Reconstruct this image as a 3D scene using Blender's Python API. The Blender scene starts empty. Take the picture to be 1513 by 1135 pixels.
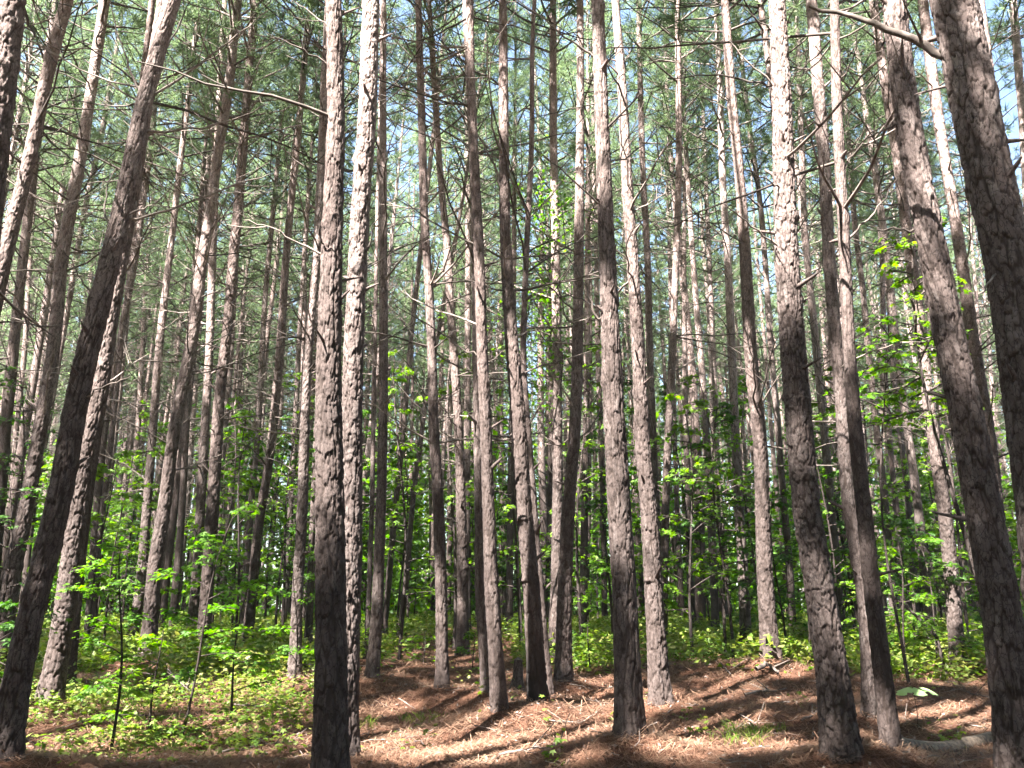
import bpy, math, random
import numpy as np
from mathutils import Vector

random.seed(7)
rng = np.random.default_rng(7)
scene = bpy.context.scene
COL = scene.collection

# ------------------------------------------------------------------ camera model
F, CX, CY = 1224.0, 756.5, 567.5          # focal length and centre in photo pixels
PITCH = math.radians(15.2)
CAMZ = 1.6
cp, sp = math.cos(PITCH), math.sin(PITCH)

def ray(px, py):
    u, v = (px - CX) / F, (CY - py) / F
    return np.array([u, cp - v * sp, sp + v * cp])

def at(px, py, Y):
    d = ray(px, py); t = Y / d[1]
    return np.array([d[0] * t, Y, CAMZ + d[2] * t]), t

def project(P):
    P = np.asarray(P, float)
    x, y, z = P[..., 0], P[..., 1], P[..., 2] - CAMZ
    dep = y * cp + z * sp
    v = -y * sp + z * cp
    dd = np.where(np.abs(dep) < 1e-3, 1e-3, dep)
    return CX + F * x / dd, CY - F * v / dd, dep

# ------------------------------------------------------------------ ground height
def ghash(ix, iy, k=0):
    h = np.sin(ix * 127.1 + iy * 311.7 + k * 74.7) * 43758.5453
    return h - np.floor(h)

def vnoise(x, y, k=0):
    x = np.asarray(x, float); y = np.asarray(y, float)
    ix, iy = np.floor(x), np.floor(y); fx, fy = x - ix, y - iy
    fx = fx * fx * (3 - 2 * fx); fy = fy * fy * (3 - 2 * fy)
    a, b = ghash(ix, iy, k), ghash(ix + 1, iy, k)
    c, d = ghash(ix, iy + 1, k), ghash(ix + 1, iy + 1, k)
    return (a * (1 - fx) + b * fx) * (1 - fy) + (c * (1 - fx) + d * fx) * fy - 0.5

def gz(x, y):
    x = np.asarray(x, float); y = np.asarray(y, float)
    yy = np.maximum(y, -6)
    z = 1.35 * (1 - np.exp(-np.clip(yy, -6, 400) / 16))
    near = np.exp(-np.maximum(np.hypot(x, y) - 14, 0) / 40)
    z = z + near * (0.16 * vnoise(x * .33 + 5, y * .33) + 0.11 * vnoise(x * .8, y * .8, 3) + 0.05 * vnoise(x * 2.1, y * 2.1, 5))
    # shallow worn track running between the front pines
    tr = np.exp(-((x + 1.35 - 0.10 * (y - 7)) / 0.55) ** 2) * np.exp(-((y - 8) / 5) ** 2)
    return z - 0.07 * tr

def ground_hit(px, py):
    d = ray(px, py)
    lo = 2.0
    for y in np.arange(2.0, 60, 0.05):
        t = y / d[1]
        if CAMZ + d[2] * t <= gz(d[0] * t, y):
            return float(y)
    return 40.0

# ------------------------------------------------------------------ sun
SUN_EL = math.radians(55)
sh = np.array([-0.62, -0.785]); sh /= np.linalg.norm(sh)
SUN = np.array([sh[0] * math.cos(SUN_EL), sh[1] * math.cos(SUN_EL), math.sin(SUN_EL)])

# ------------------------------------------------------------------ mesh helpers
def mk_mesh(name, parts, mats, attr=None):
    """parts: list of (V, F, material index, smooth) with F an (n,k) index array"""
    nv = sum(len(p[0]) for p in parts)
    V = np.concatenate([np.asarray(p[0], np.float32).reshape(-1, 3) for p in parts]) if parts else np.zeros((0, 3), np.float32)
    loops, starts, mi, sm = [], [], [], []
    off = 0; ls = 0
    for (v, f, m, s) in parts:
        f = np.asarray(f, np.int64)
        if len(f):
            n, k = f.shape
            loops.append((f + off).ravel())
            starts.append(ls + np.arange(n) * k)
            mi.append(np.full(n, m)); sm.append(np.full(n, s))
            ls += n * k
        off += len(v)
    me = bpy.data.meshes.new(name)
    loops = np.concatenate(loops).astype(np.int32); starts = np.concatenate(starts).astype(np.int32)
    me.vertices.add(nv); me.vertices.foreach_set('co', V.ravel())
    me.loops.add(len(loops)); me.loops.foreach_set('vertex_index', loops)
    me.polygons.add(len(starts)); me.polygons.foreach_set('loop_start', starts)
    me.polygons.foreach_set('material_index', np.concatenate(mi).astype(np.int32))
    me.polygons.foreach_set('use_smooth', np.concatenate(sm).astype(bool))
    for m in mats: me.materials.append(m)
    if attr is not None:
        a = me.attributes.new('bark', 'FLOAT_COLOR', 'POINT')
        full = np.zeros((nv, 4), np.float32); full[:, 0] = 1; full[:, 1] = .5; full[:, 3] = 1
        full[:len(attr)] = attr
        a.data.foreach_set('color', full.ravel())
    me.update(calc_edges=True)
    me.validate()
    return me

def link(name, me, parent=None, loc=None):
    o = bpy.data.objects.new(name, me)
    COL.objects.link(o)
    if parent is not None: o.parent = parent
    if loc is not None: o.location = loc
    return o

def tag(o, label=None, cat=None, group=None, kind=None):
    if label: o['label'] = label
    if cat: o['category'] = cat
    if group: o['group'] = group
    if kind: o['kind'] = kind
    return o

def empty(name, loc):
    o = bpy.data.objects.new(name, None); COL.objects.link(o)
    o.empty_display_size = 0.2
    o.location = [float(c) for c in loc]
    return o

def frames(P):
    P = np.asarray(P, float)
    T = np.gradient(P, axis=0)
    T /= np.linalg.norm(T, axis=1)[:, None] + 1e-9
    ref = np.array([0, 1.0, 0.05]) if abs(T[0, 1]) < 0.8 else np.array([1.0, 0, 0.05])
    A = np.cross(T, ref); A /= np.linalg.norm(A, axis=1)[:, None] + 1e-9
    B = np.cross(T, A)
    return T, A, B

def tube(P, R, n=6, cap=True):
    P = np.asarray(P, float); R = np.asarray(R, float)
    T, A, B = frames(P)
    th = np.arange(n) * 2 * math.pi / n
    V = P[:, None, :] + R[:, None, None] * (np.cos(th)[None, :, None] * A[:, None, :] + np.sin(th)[None, :, None] * B[:, None, :])
    m = len(P)
    i = np.arange(m - 1)[:, None]; j = np.arange(n)[None, :]
    j2 = (j + 1) % n
    Fq = np.stack([i * n + j, i * n + j2, (i + 1) * n + j2, (i + 1) * n + j], -1).reshape(-1, 4)
    return V.reshape(-1, 3), Fq

# ------------------------------------------------------------------ materials
def new_mat(name):
    m = bpy.data.materials.new(name); m.use_nodes = True
    nt = m.node_tree; nt.nodes.clear()
    out = nt.nodes.new('ShaderNodeOutputMaterial')
    return m, nt, out

def N(nt, t, **kw):
    n = nt.nodes.new(t)
    for k, v in kw.items():
        if k in n.inputs: n.inputs[k].default_value = v
        else: setattr(n, k, v)
    return n

def ramp(nt, stops, interp='LINEAR'):
    r = nt.nodes.new('ShaderNodeValToRGB'); r.color_ramp.interpolation = interp
    el = r.color_ramp.elements
    while len(el) < len(stops): el.new(0.5)
    for e, (p, c) in zip(el, stops): e.position = p; e.color = (*c, 1)
    return r

def mix_rgb(nt, mode='MIX', fac=0.5):
    n = nt.nodes.new('ShaderNodeMix'); n.data_type = 'RGBA'; n.blend_type = mode
    n.inputs[0].default_value = fac
    return n

PLATE = [(0.0, (0.12, 0.086, 0.078)), (0.5, (0.225, 0.172, 0.160)), (1.0, (0.37, 0.305, 0.288))]
FURROW = (0.036, 0.026, 0.023)

def mat_bark_near():
    m, nt, out = new_mat('pine_bark_plated')
    L = nt.links.new
    at_ = N(nt, 'ShaderNodeAttribute', attribute_name='bark')
    sep = N(nt, 'ShaderNodeSeparateColor'); L(at_.outputs['Color'], sep.inputs[0])
    tc = N(nt, 'ShaderNodeTexCoord')
    n1 = N(nt, 'ShaderNodeTexNoise', Scale=45.0, Detail=5.0, Roughness=.65); L(tc.outputs['Object'], n1.inputs['Vector'])
    n2 = N(nt, 'ShaderNodeTexNoise', Scale=2.2, Detail=3.0); L(tc.outputs['Object'], n2.inputs['Vector'])
    a = N(nt, 'ShaderNodeMath', operation='MULTIPLY_ADD'); a.inputs[1].default_value = .55; L(n1.outputs[0], a.inputs[0]); sv = N(nt, 'ShaderNodeMath', operation='MULTIPLY'); sv.inputs[1].default_value = .62; L(sep.outputs[1], sv.inputs[0]); L(sv.outputs[0], a.inputs[2])
    b = N(nt, 'ShaderNodeMath', operation='MULTIPLY_ADD'); b.inputs[1].default_value = .45; L(n2.outputs[0], b.inputs[0]); L(a.outputs[0], b.inputs[2])
    oi = N(nt, 'ShaderNodeObjectInfo'); b2 = N(nt, 'ShaderNodeMath', operation='MULTIPLY_ADD'); b2.inputs[1].default_value = .42; L(oi.outputs['Random'], b2.inputs[0]); L(b.outputs[0], b2.inputs[2])
    s = N(nt, 'ShaderNodeMath', operation='SUBTRACT'); s.inputs[1].default_value = .57; L(b2.outputs[0], s.inputs[0])
    r = ramp(nt, PLATE); L(s.outputs[0], r.inputs[0])
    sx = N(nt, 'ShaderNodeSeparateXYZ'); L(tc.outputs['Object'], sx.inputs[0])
    mr = N(nt, 'ShaderNodeMapRange'); mr.inputs['From Min'].default_value = 2.5; mr.inputs['From Max'].default_value = 8.5; mr.inputs['To Min'].default_value = .32; mr.inputs['To Max'].default_value = 1.40  # older bark darker below, deepened further as painted shade; upper trunk paled as sunlit
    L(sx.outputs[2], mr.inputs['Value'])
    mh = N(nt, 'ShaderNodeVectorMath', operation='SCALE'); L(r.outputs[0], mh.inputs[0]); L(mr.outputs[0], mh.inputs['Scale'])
    mx = mix_rgb(nt); mx.inputs['A'].default_value = (*FURROW, 1)
    mpf = N(nt, 'ShaderNodeMapping'); mpf.inputs['Scale'].default_value = (1, 1, .45); L(tc.outputs['Object'], mpf.inputs['Vector'])
    nzf = N(nt, 'ShaderNodeTexNoise', Scale=26.0, Detail=4.0); L(mpf.outputs[0], nzf.inputs['Vector'])
    mvf = N(nt, 'ShaderNodeVectorMath', operation='MULTIPLY_ADD'); mvf.inputs[1].default_value = (.055, .055, .055); L(nzf.outputs['Color'], mvf.inputs[0]); L(mpf.outputs[0], mvf.inputs[2])
    vof = N(nt, 'ShaderNodeTexVoronoi', feature='DISTANCE_TO_EDGE', Scale=34.0); L(mvf.outputs[0], vof.inputs['Vector'])
    rfl = ramp(nt, [(0.0, (.35, .35, .35)), (.07, (1, 1, 1))]); L(vof.outputs['Distance'], rfl.inputs[0])
    mfl = N(nt, 'ShaderNodeVectorMath', operation='MULTIPLY'); L(mh.outputs[0], mfl.inputs[0]); L(rfl.outputs[0], mfl.inputs[1])
    ec = N(nt, 'ShaderNodeMapRange'); ec.inputs['From Min'].default_value = .18; ec.inputs['From Max'].default_value = .80; L(sep.outputs[0], ec.inputs['Value'])
    L(ec.outputs[0], mx.inputs['Factor']); L(mfl.outputs[0], mx.inputs['B'])
    # charred foot
    mc = mix_rgb(nt); mc.inputs['B'].default_value = (0.012, 0.011, 0.011, 1)
    L(sep.outputs[2], mc.inputs['Factor']); L(mx.outputs['Result'], mc.inputs['A'])
    bp = N(nt, 'ShaderNodeBump', Strength=.6, Distance=.006); L(n1.outputs[0], bp.inputs['Height'])
    p = N(nt, 'ShaderNodeBsdfPrincipled', Roughness=.92); p.inputs['Specular IOR Level'].default_value = .2
    L(mc.outputs['Result'], p.inputs['Base Color']); L(bp.outputs[0], p.inputs['Normal'])
    L(p.outputs[0], out.inputs[0]); return m

def mat_bark_far(name, gain=1.0):
    m, nt, out = new_mat(name)
    L = nt.links.new
    tc = N(nt, 'ShaderNodeTexCoord'); oi = N(nt, 'ShaderNodeObjectInfo')
    mp = N(nt, 'ShaderNodeMapping'); mp.inputs['Scale'].default_value = (1, 1, .30)
    L(tc.outputs['Object'], mp.inputs['Vector'])
    nz = N(nt, 'ShaderNodeTexNoise', Scale=16.0, Detail=4.0); L(mp.outputs[0], nz.inputs['Vector'])
    mv = N(nt, 'ShaderNodeVectorMath', operation='MULTIPLY_ADD'); mv.inputs[1].default_value = (.11, .11, .11)
    L(nz.outputs['Color'], mv.inputs[0]); L(mp.outputs[0], mv.inputs[2])
    vo = N(nt, 'ShaderNodeTexVoronoi', feature='DISTANCE_TO_EDGE', Scale=21.0); L(mv.outputs[0], vo.inputs['Vector'])
    vc = N(nt, 'ShaderNodeTexVoronoi', Scale=21.0); L(mv.outputs[0], vc.inputs['Vector'])
    n2 = N(nt, 'ShaderNodeTexNoise', Scale=1.6, Detail=4.0); L(tc.outputs['Object'], n2.inputs['Vector'])
    sc = N(nt, 'ShaderNodeSeparateColor'); L(vc.outputs['Color'], sc.inputs[0])
    a = N(nt, 'ShaderNodeMath', operation='MULTIPLY_ADD'); a.inputs[1].default_value = .5; L(sc.outputs[0], a.inputs[0]); L(n2.outputs[0], a.inputs[2])
    ra = N(nt, 'ShaderNodeMath', operation='MULTIPLY_ADD'); ra.inputs[1].default_value = .35; L(oi.outputs['Random'], ra.inputs[0]); L(a.outputs[0], ra.inputs[2])
    s = N(nt, 'ShaderNodeMath', operation='SUBTRACT'); s.inputs[1].default_value = .5; L(ra.outputs[0], s.inputs[0])
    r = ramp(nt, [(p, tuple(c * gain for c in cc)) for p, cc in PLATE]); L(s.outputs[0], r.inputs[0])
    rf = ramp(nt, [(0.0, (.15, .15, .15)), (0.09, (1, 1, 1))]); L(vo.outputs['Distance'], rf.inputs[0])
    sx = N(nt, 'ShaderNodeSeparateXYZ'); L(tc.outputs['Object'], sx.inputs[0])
    mr = N(nt, 'ShaderNodeMapRange'); mr.inputs['From Min'].default_value = 2.5; mr.inputs['From Max'].default_value = 8.5; mr.inputs['To Min'].default_value = .32; mr.inputs['To Max'].default_value = 1.40  # tone by height: old dark bark plus painted shade low, painted sun above
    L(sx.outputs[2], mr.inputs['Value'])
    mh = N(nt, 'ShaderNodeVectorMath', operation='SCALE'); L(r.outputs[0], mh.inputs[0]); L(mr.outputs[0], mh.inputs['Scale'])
    mx = mix_rgb(nt); mx.inputs['A'].default_value = (*FURROW, 1)
    L(rf.outputs[0], mx.inputs['Factor']); L(mh.outputs[0], mx.inputs['B'])
    bp = N(nt, 'ShaderNodeBump', Strength=.8, Distance=.015); L(rf.outputs[0], bp.inputs['Height'])
    p = N(nt, 'ShaderNodeBsdfPrincipled', Roughness=.92); p.inputs['Specular IOR Level'].default_value = .2
    L(mx.outputs['Result'], p.inputs['Base Color']); L(bp.outputs[0], p.inputs['Normal'])
    L(p.outputs[0], out.inputs[0]); return m

def mat_dead_wood():
    m, nt, out = new_mat('dead_wood'); L = nt.links.new
    tc = N(nt, 'ShaderNodeTexCoord'); oi = N(nt, 'ShaderNodeObjectInfo')
    n1 = N(nt, 'ShaderNodeTexNoise', Scale=14.0, Detail=4.0); L(tc.outputs['Object'], n1.inputs['Vector'])
    a = N(nt, 'ShaderNodeMath', operation='MULTIPLY_ADD'); a.inputs[1].default_value = .5; L(oi.outputs['Random'], a.inputs[0]); L(n1.outputs[0], a.inputs[2])
    r = ramp(nt, [(.25, (.030, .022, .019)), (.75, (.085, .066, .057)), (1.0, (.22, .18, .16))]); L(a.outputs[0], r.inputs[0])
    bp = N(nt, 'ShaderNodeBump', Strength=.5, Distance=.004); L(n1.outputs[0], bp.inputs['Height'])
    p = N(nt, 'ShaderNodeBsdfPrincipled', Roughness=.9); L(r.outputs[0], p.inputs['Base Color']); L(bp.outputs[0], p.inputs['Normal'])
    L(p.outputs[0], out.inputs[0]); return m

def mat_leaf(name, stops, trans=.4, scale=3.0, rough=.5):
    m, nt, out = new_mat(name); L = nt.links.new
    geo = N(nt, 'ShaderNodeNewGeometry'); tc = N(nt, 'ShaderNodeTexCoord')
    n1 = N(nt, 'ShaderNodeTexNoise', Scale=scale, Detail=2.0); L(tc.outputs['Object'], n1.inputs['Vector'])
    a = N(nt, 'ShaderNodeMath', operation='MULTIPLY_ADD'); a.inputs[1].default_value = .45
    L(geo.outputs['Random Per Island'], a.inputs[0]); L(n1.outputs[0], a.inputs[2])
    r = ramp(nt, stops); L(a.outputs[0], r.inputs[0])
    p = N(nt, 'ShaderNodeBsdfPrincipled', Roughness=rough); L(r.outputs[0], p.inputs['Base Color'])
    p.inputs['Specular IOR Level'].default_value = .35
    t = N(nt, 'ShaderNodeBsdfTranslucent')
    hs = N(nt, 'ShaderNodeHueSaturation', Saturation=1.15, Value=1.5); L(r.outputs[0], hs.inputs['Color']); L(hs.outputs[0], t.inputs['Color'])
    ms = N(nt, 'ShaderNodeMixShader'); ms.inputs[0].default_value = trans
    L(p.outputs[0], ms.inputs[1]); L(t.outputs[0], ms.inputs[2]); L(ms.outputs[0], out.inputs[0]); return m

def mat_ground():
    m, nt, out = new_mat('pine_straw_floor'); L = nt.links.new
    geo = N(nt, 'ShaderNodeNewGeometry')
    n1 = N(nt, 'ShaderNodeTexNoise', Scale=1.1, Detail=5.0, Roughness=.6); L(geo.outputs['Position'], n1.inputs['Vector'])
    def streak(rot, sc):
        mp = N(nt, 'ShaderNodeMapping'); mp.inputs['Scale'].default_value = (150 * sc, 9 * sc, 9); mp.inputs['Rotation'].default_value = (0, 0, rot)
        L(geo.outputs['Position'], mp.inputs['Vector'])
        n = N(nt, 'ShaderNodeTexNoise', Scale=1.0, Detail=3.0, Distortion=.6); L(mp.outputs[0], n.inputs['Vector']); return n
    sA, sB, sC = streak(.5, .8), streak(2.0, 1.0), streak(-.6, .9)
    mA = N(nt, 'ShaderNodeMath', operation='MAXIMUM'); L(sA.outputs[0], mA.inputs[0]); L(sB.outputs[0], mA.inputs[1])
    mB = N(nt, 'ShaderNodeMath', operation='MAXIMUM'); L(mA.outputs[0], mB.inputs[0]); L(sC.outputs[0], mB.inputs[1])
    r = ramp(nt, [(.40, (.030, .013, .0085)), (.56, (.094, .044, .028)), (.72, (.185, .106, .072))]); L(mB.outputs[0], r.inputs[0])
    r2 = ramp(nt, [(.33, (.42, .37, .36)), (.48, (.85, .82, .80)), (.68, (1.25, 1.22, 1.18))]); L(n1.outputs[0], r2.inputs[0])
    mx = mix_rgb(nt, 'MULTIPLY', 1.0); L(r.outputs[0], mx.inputs['A']); L(r2.outputs[0], mx.inputs['B'])
    bp = N(nt, 'ShaderNodeBump', Strength=.9, Distance=.02); L(mB.outputs[0], bp.inputs['Height'])
    p = N(nt, 'ShaderNodeBsdfPrincipled', Roughness=.95); p.inputs['Specular IOR Level'].default_value = .15
    L(mx.outputs['Result'], p.inputs['Base Color']); L(bp.outputs[0], p.inputs['Normal'])
    L(p.outputs[0], out.inputs[0]); return m

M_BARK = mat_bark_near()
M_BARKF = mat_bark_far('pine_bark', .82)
M_DEAD = mat_dead_wood()
M_NEEDLE = mat_leaf('pine_needles', [(.2, (.058, .090, .046)), (.6, (.105, .150, .076)), (1.0, (.16, .21, .11))], .50, .8)
M_BROWN = mat_leaf('dead_needles', [(.2, (.13, .065, .035)), (.9, (.30, .17, .09))], .25, .8)
M_LEAF = mat_leaf('broad_leaves', [(.25, (.022, .062, .008)), (.6, (.058, .145, .014)), (1.0, (.125, .24, .025))], .55, 1.2)
M_COVER = mat_leaf('cover_leaves', [(.25, (.028, .066, .010)), (.5, (.070, .135, .018)), (.75, (.135, .20, .032)), (1.0, (.20, .20, .06))], .45, 1.6)
M_LEAFY = mat_leaf('young_broad_leaves', [(.25, (.045, .105, .009)), (.6, (.09, .18, .016)), (1.0, (.155, .27, .028))], .55, 1.2)
M_LEAFD = mat_leaf('understory_leaves', [(.25, (.013, .040, .008)), (.6, (.032, .085, .012)), (1.0, (.07, .15, .02))], .45, 1.2)
M_STEM = mat_bark_far('sapling_bark', .55)
M_STRAW = mat_leaf('fallen_straw', [(.25, (.058, .025, .015)), (.6, (.122, .062, .039)), (1.0, (.23, .145, .098))], .1, 1.5, .8)
M_GROUND = mat_ground()

# ------------------------------------------------------------------ sun gaps in the canopy
BEAM_P, BEAM_R = [], []
def add_beam(p, r):
    BEAM_P.append(np.asarray(p, float)); BEAM_R.append(r)

def carve(P, extra=0.12):
    """mask of the tufts that stay (True) once the sunlit gaps are left open"""
    if not BEAM_P: return np.ones(len(P), bool)
    B = np.array(BEAM_P); Rr = np.array(BEAM_R)
    keep = np.ones(len(P), bool)
    for k in range(0, len(P), 4000):
        D = P[k:k + 4000, None, :] - B[None]
        a = D @ SUN
        d2 = (D * D).sum(-1) - a * a
        keep[k:k + 4000] = ~((a > 0) & (d2 < (Rr[None] + extra) ** 2)).any(1)
    return keep

# ------------------------------------------------------------------ needles, crowns
def needles(C, D, K, length, width, spread=.9, r=rng):
    T = len(C)
    if T == 0: return np.zeros((0, 3)), np.zeros((0, 3), int)
    dirs = r.normal(size=(T, K, 3)) * spread + D[:, None, :] * .9
    dirs[..., 2] -= .15
    dirs /= np.linalg.norm(dirs, axis=-1)[..., None] + 1e-9
    s = r.normal(size=(T, K, 3)); s = np.cross(dirs, s); s /= np.linalg.norm(s, axis=-1)[..., None] + 1e-9
    ln = length * r.uniform(.65, 1.15, size=(T, K, 1))
    base = C[:, None, :] + dirs * .02 + r.normal(size=(T, K, 3)) * .02
    tip = base + dirs * ln; tip[..., 2] -= .04 * r.random((T, K))
    V = np.stack([base - s * width / 2, base + s * width / 2, tip], 2).reshape(-1, 3)
    Fc = np.arange(T * K * 3).reshape(-1, 3)
    return V, Fc

def crown_parts(axis_fn, zb, H, R, ntuft, K, nlen, nwid, r, do_carve=False, origin=None, low=1.0):
    """live branches + needle tufts around a trunk; axis_fn(z) gives the local axis point and radius"""
    parts, C, D = [], [], []
    z = zb
    wh = []
    while z < H - .15:
        wh.append(z); z += r.uniform(.32, .62)
    tot = 0; info = []
    for z in wh:
        f = (z - zb) / (H - zb)
        n = r.integers(2, 5)
        a0 = r.uniform(0, 6.28)
        for k in range(n):
            Lb = R * (min(1, .55 + f * 2.2)) * (1 - f ** 1.6) * r.uniform(.55, 1.15) + .25
            info.append((z, a0 + k * 6.28 / n + r.normal() * .35, Lb, math.radians(r.uniform(5, 30) + 38 * f)))
            tot += Lb
    for (z, a, Lb, el) in info:
        p0, rr = axis_fn(z)
        t = np.linspace(0, 1, 5)
        rad = np.array([math.cos(a), math.sin(a), 0])
        P = p0[None] + rad[None] * (t * Lb * math.cos(el))[:, None]
        P[:, 2] += t * Lb * math.sin(el) + .12 * Lb * t * t
        P += r.normal(size=P.shape) * .03 * t[:, None] * Lb
        if do_carve and not carve(P[1:] + (origin if origin is not None else 0), -.08).all(): continue
        v, f4 = tube(P, np.linspace(min(.028, rr * .5 + .006), .005, 5), 4)
        parts.append((v, f4, 0, True))
        nt = max(2, int(ntuft * Lb / tot))
        tt = r.uniform(.30, 1.04, nt) ** .62
        pos = np.stack([np.interp(tt, t, P[:, i]) for i in range(3)], 1)
        side = r.normal(size=(nt, 3)) * np.array([1, 1, .55]) * (.10 + .10 * Lb * (1 - .3 * tt))[:, None]
        pos = pos + side
        d = rad[None] * .6 + side * .8; d[:, 2] += .35
        d /= np.linalg.norm(d, axis=1)[:, None] + 1e-9
        C.append(pos); D.append(d)
    C = np.concatenate(C); D = np.concatenate(D)
    if do_carve:
        k = carve(C + (origin if origin is not None else 0)); C, D = C[k], D[k]
    v, f3 = needles(C, D, K, nlen, nwid, r=r)
    parts.append((v, f3, 1, False))
    return parts

# ------------------------------------------------------------------ dead branches
def dead_branch(p0, az, el, Lb, r0, r, twig=3, curve=.25):
    t = np.linspace(0, 1, 7)
    d = np.array([math.cos(az) * math.cos(el), math.sin(az) * math.cos(el), math.sin(el)])
    side = np.array([-math.sin(az), math.cos(az), 0])
    P = p0[None] + d[None] * (t * Lb)[:, None]
    P[:, 2] += curve * Lb * t * t * r.uniform(-.6, 1.2)
    P += side[None] * (r.normal() * .12 * Lb * t * t)[:, None]
    P += np.cumsum(r.normal(size=P.shape) * .014 * Lb, 0) * (t > 0)[:, None]
    parts = [tube(P, r0 * (1 - .75 * t) + .0015, 5)]
    for _ in range(twig):
        s = r.uniform(.35, .95)
        q = np.array([np.interp(s, t, P[:, i]) for i in range(3)])
        a2 = az + r.choice([-1, 1]) * r.uniform(.4, 1.2); e2 = el + r.normal() * .45
        l2 = Lb * r.uniform(.15, .45)
        d2 = np.array([math.cos(a2) * math.cos(e2), math.sin(a2) * math.cos(e2), math.sin(e2)])
        tt = np.linspace(0, 1, 4)
        Q = q[None] + d2[None] * (tt * l2)[:, None]; Q[:, 2] += r.uniform(-.1, .25) * l2 * tt * tt
        parts.append(tube(Q, r0 * .45 * (1 - .7 * tt) + .001, 4))
    return [(v, f, 0, True) for v, f in parts]

# ------------------------------------------------------------------ trunk surface
def bark_trunk(Z, P, R, step, zbase, charred=0.0, seed=0):
    """plated bark: rings at heights Z with axis points P and radii R (world), real relief"""
    Rm = float(np.max(R))
    n = int(np.clip(2 * math.pi * Rm / step, 14, 130))
    th = np.arange(n) * 2 * math.pi / n
    TH, ZZ = np.meshgrid(th, Z)
    ct, st = np.cos(TH), np.sin(TH)
    vs = .82 + .45 * float(ghash(seed, 3, 8)); vh = .8 + .55 * float(ghash(seed, 4, 8))
    def cells(wid, hei, k, warp, jit):
        wid, hei = wid * vs, hei * vs * vh
        nu = max(5, round(2 * math.pi * Rm * .85 / wid))
        U = TH / (2 * math.pi) * nu; W = ZZ / hei
        q = .11 / wid * .5
        U = U + warp * (vnoise(ct * 3.1 * q + k, ZZ / hei * .9 + st * 3.1 * q, k) + .55 * vnoise(ct * 8 * q + k, ZZ / hei * 2.6 + st * 8 * q, k + 1))
        W = W + warp * (vnoise(ct * 3.3 * q + k, ZZ / hei * 1.1 + st * 3.3 * q, k + 2) + .55 * vnoise(ct * 9 * q + k, ZZ / hei * 3 + st * 9 * q, k + 3))
        iu, iw = np.floor(U), np.floor(W)
        F1 = np.full(U.shape, 9.0); F2 = np.full(U.shape, 9.0); cid = np.zeros(U.shape); dy1 = np.zeros(U.shape)
        for du in (-1, 0, 1):
            for dw in (-1, 0, 1):
                cu, cw = iu + du, iw + dw
                cm = np.mod(cu, nu)
                dx = cu + .5 + (ghash(cm, cw, seed + k + 1) - .5) * jit - U; dy = cw + .5 + (ghash(cm, cw, seed + k + 2) - .5) * jit - W
                d = np.sqrt(dx * dx + dy * dy)
                closer = d < F1
                F2 = np.where(closer, F1, np.minimum(F2, d))
                cid = np.where(closer, ghash(cm, cw, seed + k + 3), cid); dy1 = np.where(closer, dy, dy1)
                F1 = np.where(closer, d, F1)
        return F1, F2, cid, dy1
    A1, A2, cidA, dyA = cells(.043, .150, 11, .60, .95)
    B1, B2, cidB, dyB = cells(.030, .050, 31, .75, 1.0)
    wv = np.clip(.26 + .42 * vnoise(ct * 5 + 7, ZZ * 7 + st * 5, 41), .07, .46)
    eA = np.clip((A2 - A1) / wv, 0, 1); eA = eA * eA * (3 - 2 * eA)
    eB = np.clip((B2 - B1) / .10, 0, 1); gate = np.clip(.5 + 2.4 * vnoise(ct * 4 + 2, ZZ * 6 + st * 4, 42), 0, 1)
    fine = vnoise(ct * 14 + seed, ZZ * 26 + st * 14, 9) + .6 * vnoise(ct * 34 + seed, ZZ * 50 + st * 34, 10)
    rough = np.clip((Z - zbase) / 7.0, 0, 1)[:, None]
    e = np.clip(eA * (1 - .55 * gate * (1 - eB)) + .45 * rough * (1 - eA) * 1.0, 0, 1)
    cid = .5 * cidA + .5 * cidB
    depth = (.0150 - .0085 * rough) * (Rm / .12) ** .5
    disp = -(1 - eA) * depth - gate * (1 - eB) * depth * .22 + (cidA - .5) * .003 + (cidB - .5) * .0022 + dyB * .0042 + dyA * .0055 + fine * .0022
    Rz = R[:, None]
    h = (Z - zbase)[:, None]
    lob = .50 * np.exp(-np.maximum(h, -.1) / .24) * (1 + .55 * np.cos(TH * 3 + seed * 1.7) + .3 * np.cos(TH * 5 + seed))
    lob = lob + .05 * np.exp(-np.maximum(h, 0) / 1.2) + .035 * np.sin(TH * 2 + Z[:, None] * 1.3 + seed)
    # old whorl swellings
    wz = zbase + .8 + np.cumsum(.5 + .35 * ghash(np.arange(40), seed, 5))
    kn = np.zeros(len(Z))
    for k, w_ in enumerate(wz): kn += np.exp(-((Z - w_) / .05) ** 2) * ghash(k, seed, 6)
    ang = ghash(np.floor(Z * 1.6), seed, 7)[:, None] * 6.28
    disp = disp + kn[:, None] * .022 * np.clip(np.cos(TH - ang), 0, 1) ** 3
    RR = Rz * (1 + lob) + disp * np.clip(Rz / .08, .3, 1)
    T, A, B = frames(P)
    V = P[:, None, :] + RR[..., None] * (np.cos(TH)[..., None] * A[:, None, :] + np.sin(TH)[..., None] * B[:, None, :])
    m = len(Z)
    i = np.arange(m - 1)[:, None]; j = np.arange(n)[None]; j2 = (j + 1) % n
    Fq = np.stack([i * n + j, i * n + j2, (i + 1) * n + j2, (i + 1) * n + j], -1).reshape(-1, 4)
    attr = np.zeros((m * n, 4), np.float32)
    attr[:, 0] = e.ravel(); attr[:, 1] = cid.ravel()
    if charred > 0:
        c = np.clip(1.15 - h / charred + .5 * vnoise(TH * 2.5, ZZ * 2.2, 2), 0, 1) * np.ones_like(TH)
        attr[:, 2] = (np.clip(c * 1.6 - .2, 0, .80)).ravel()
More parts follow.
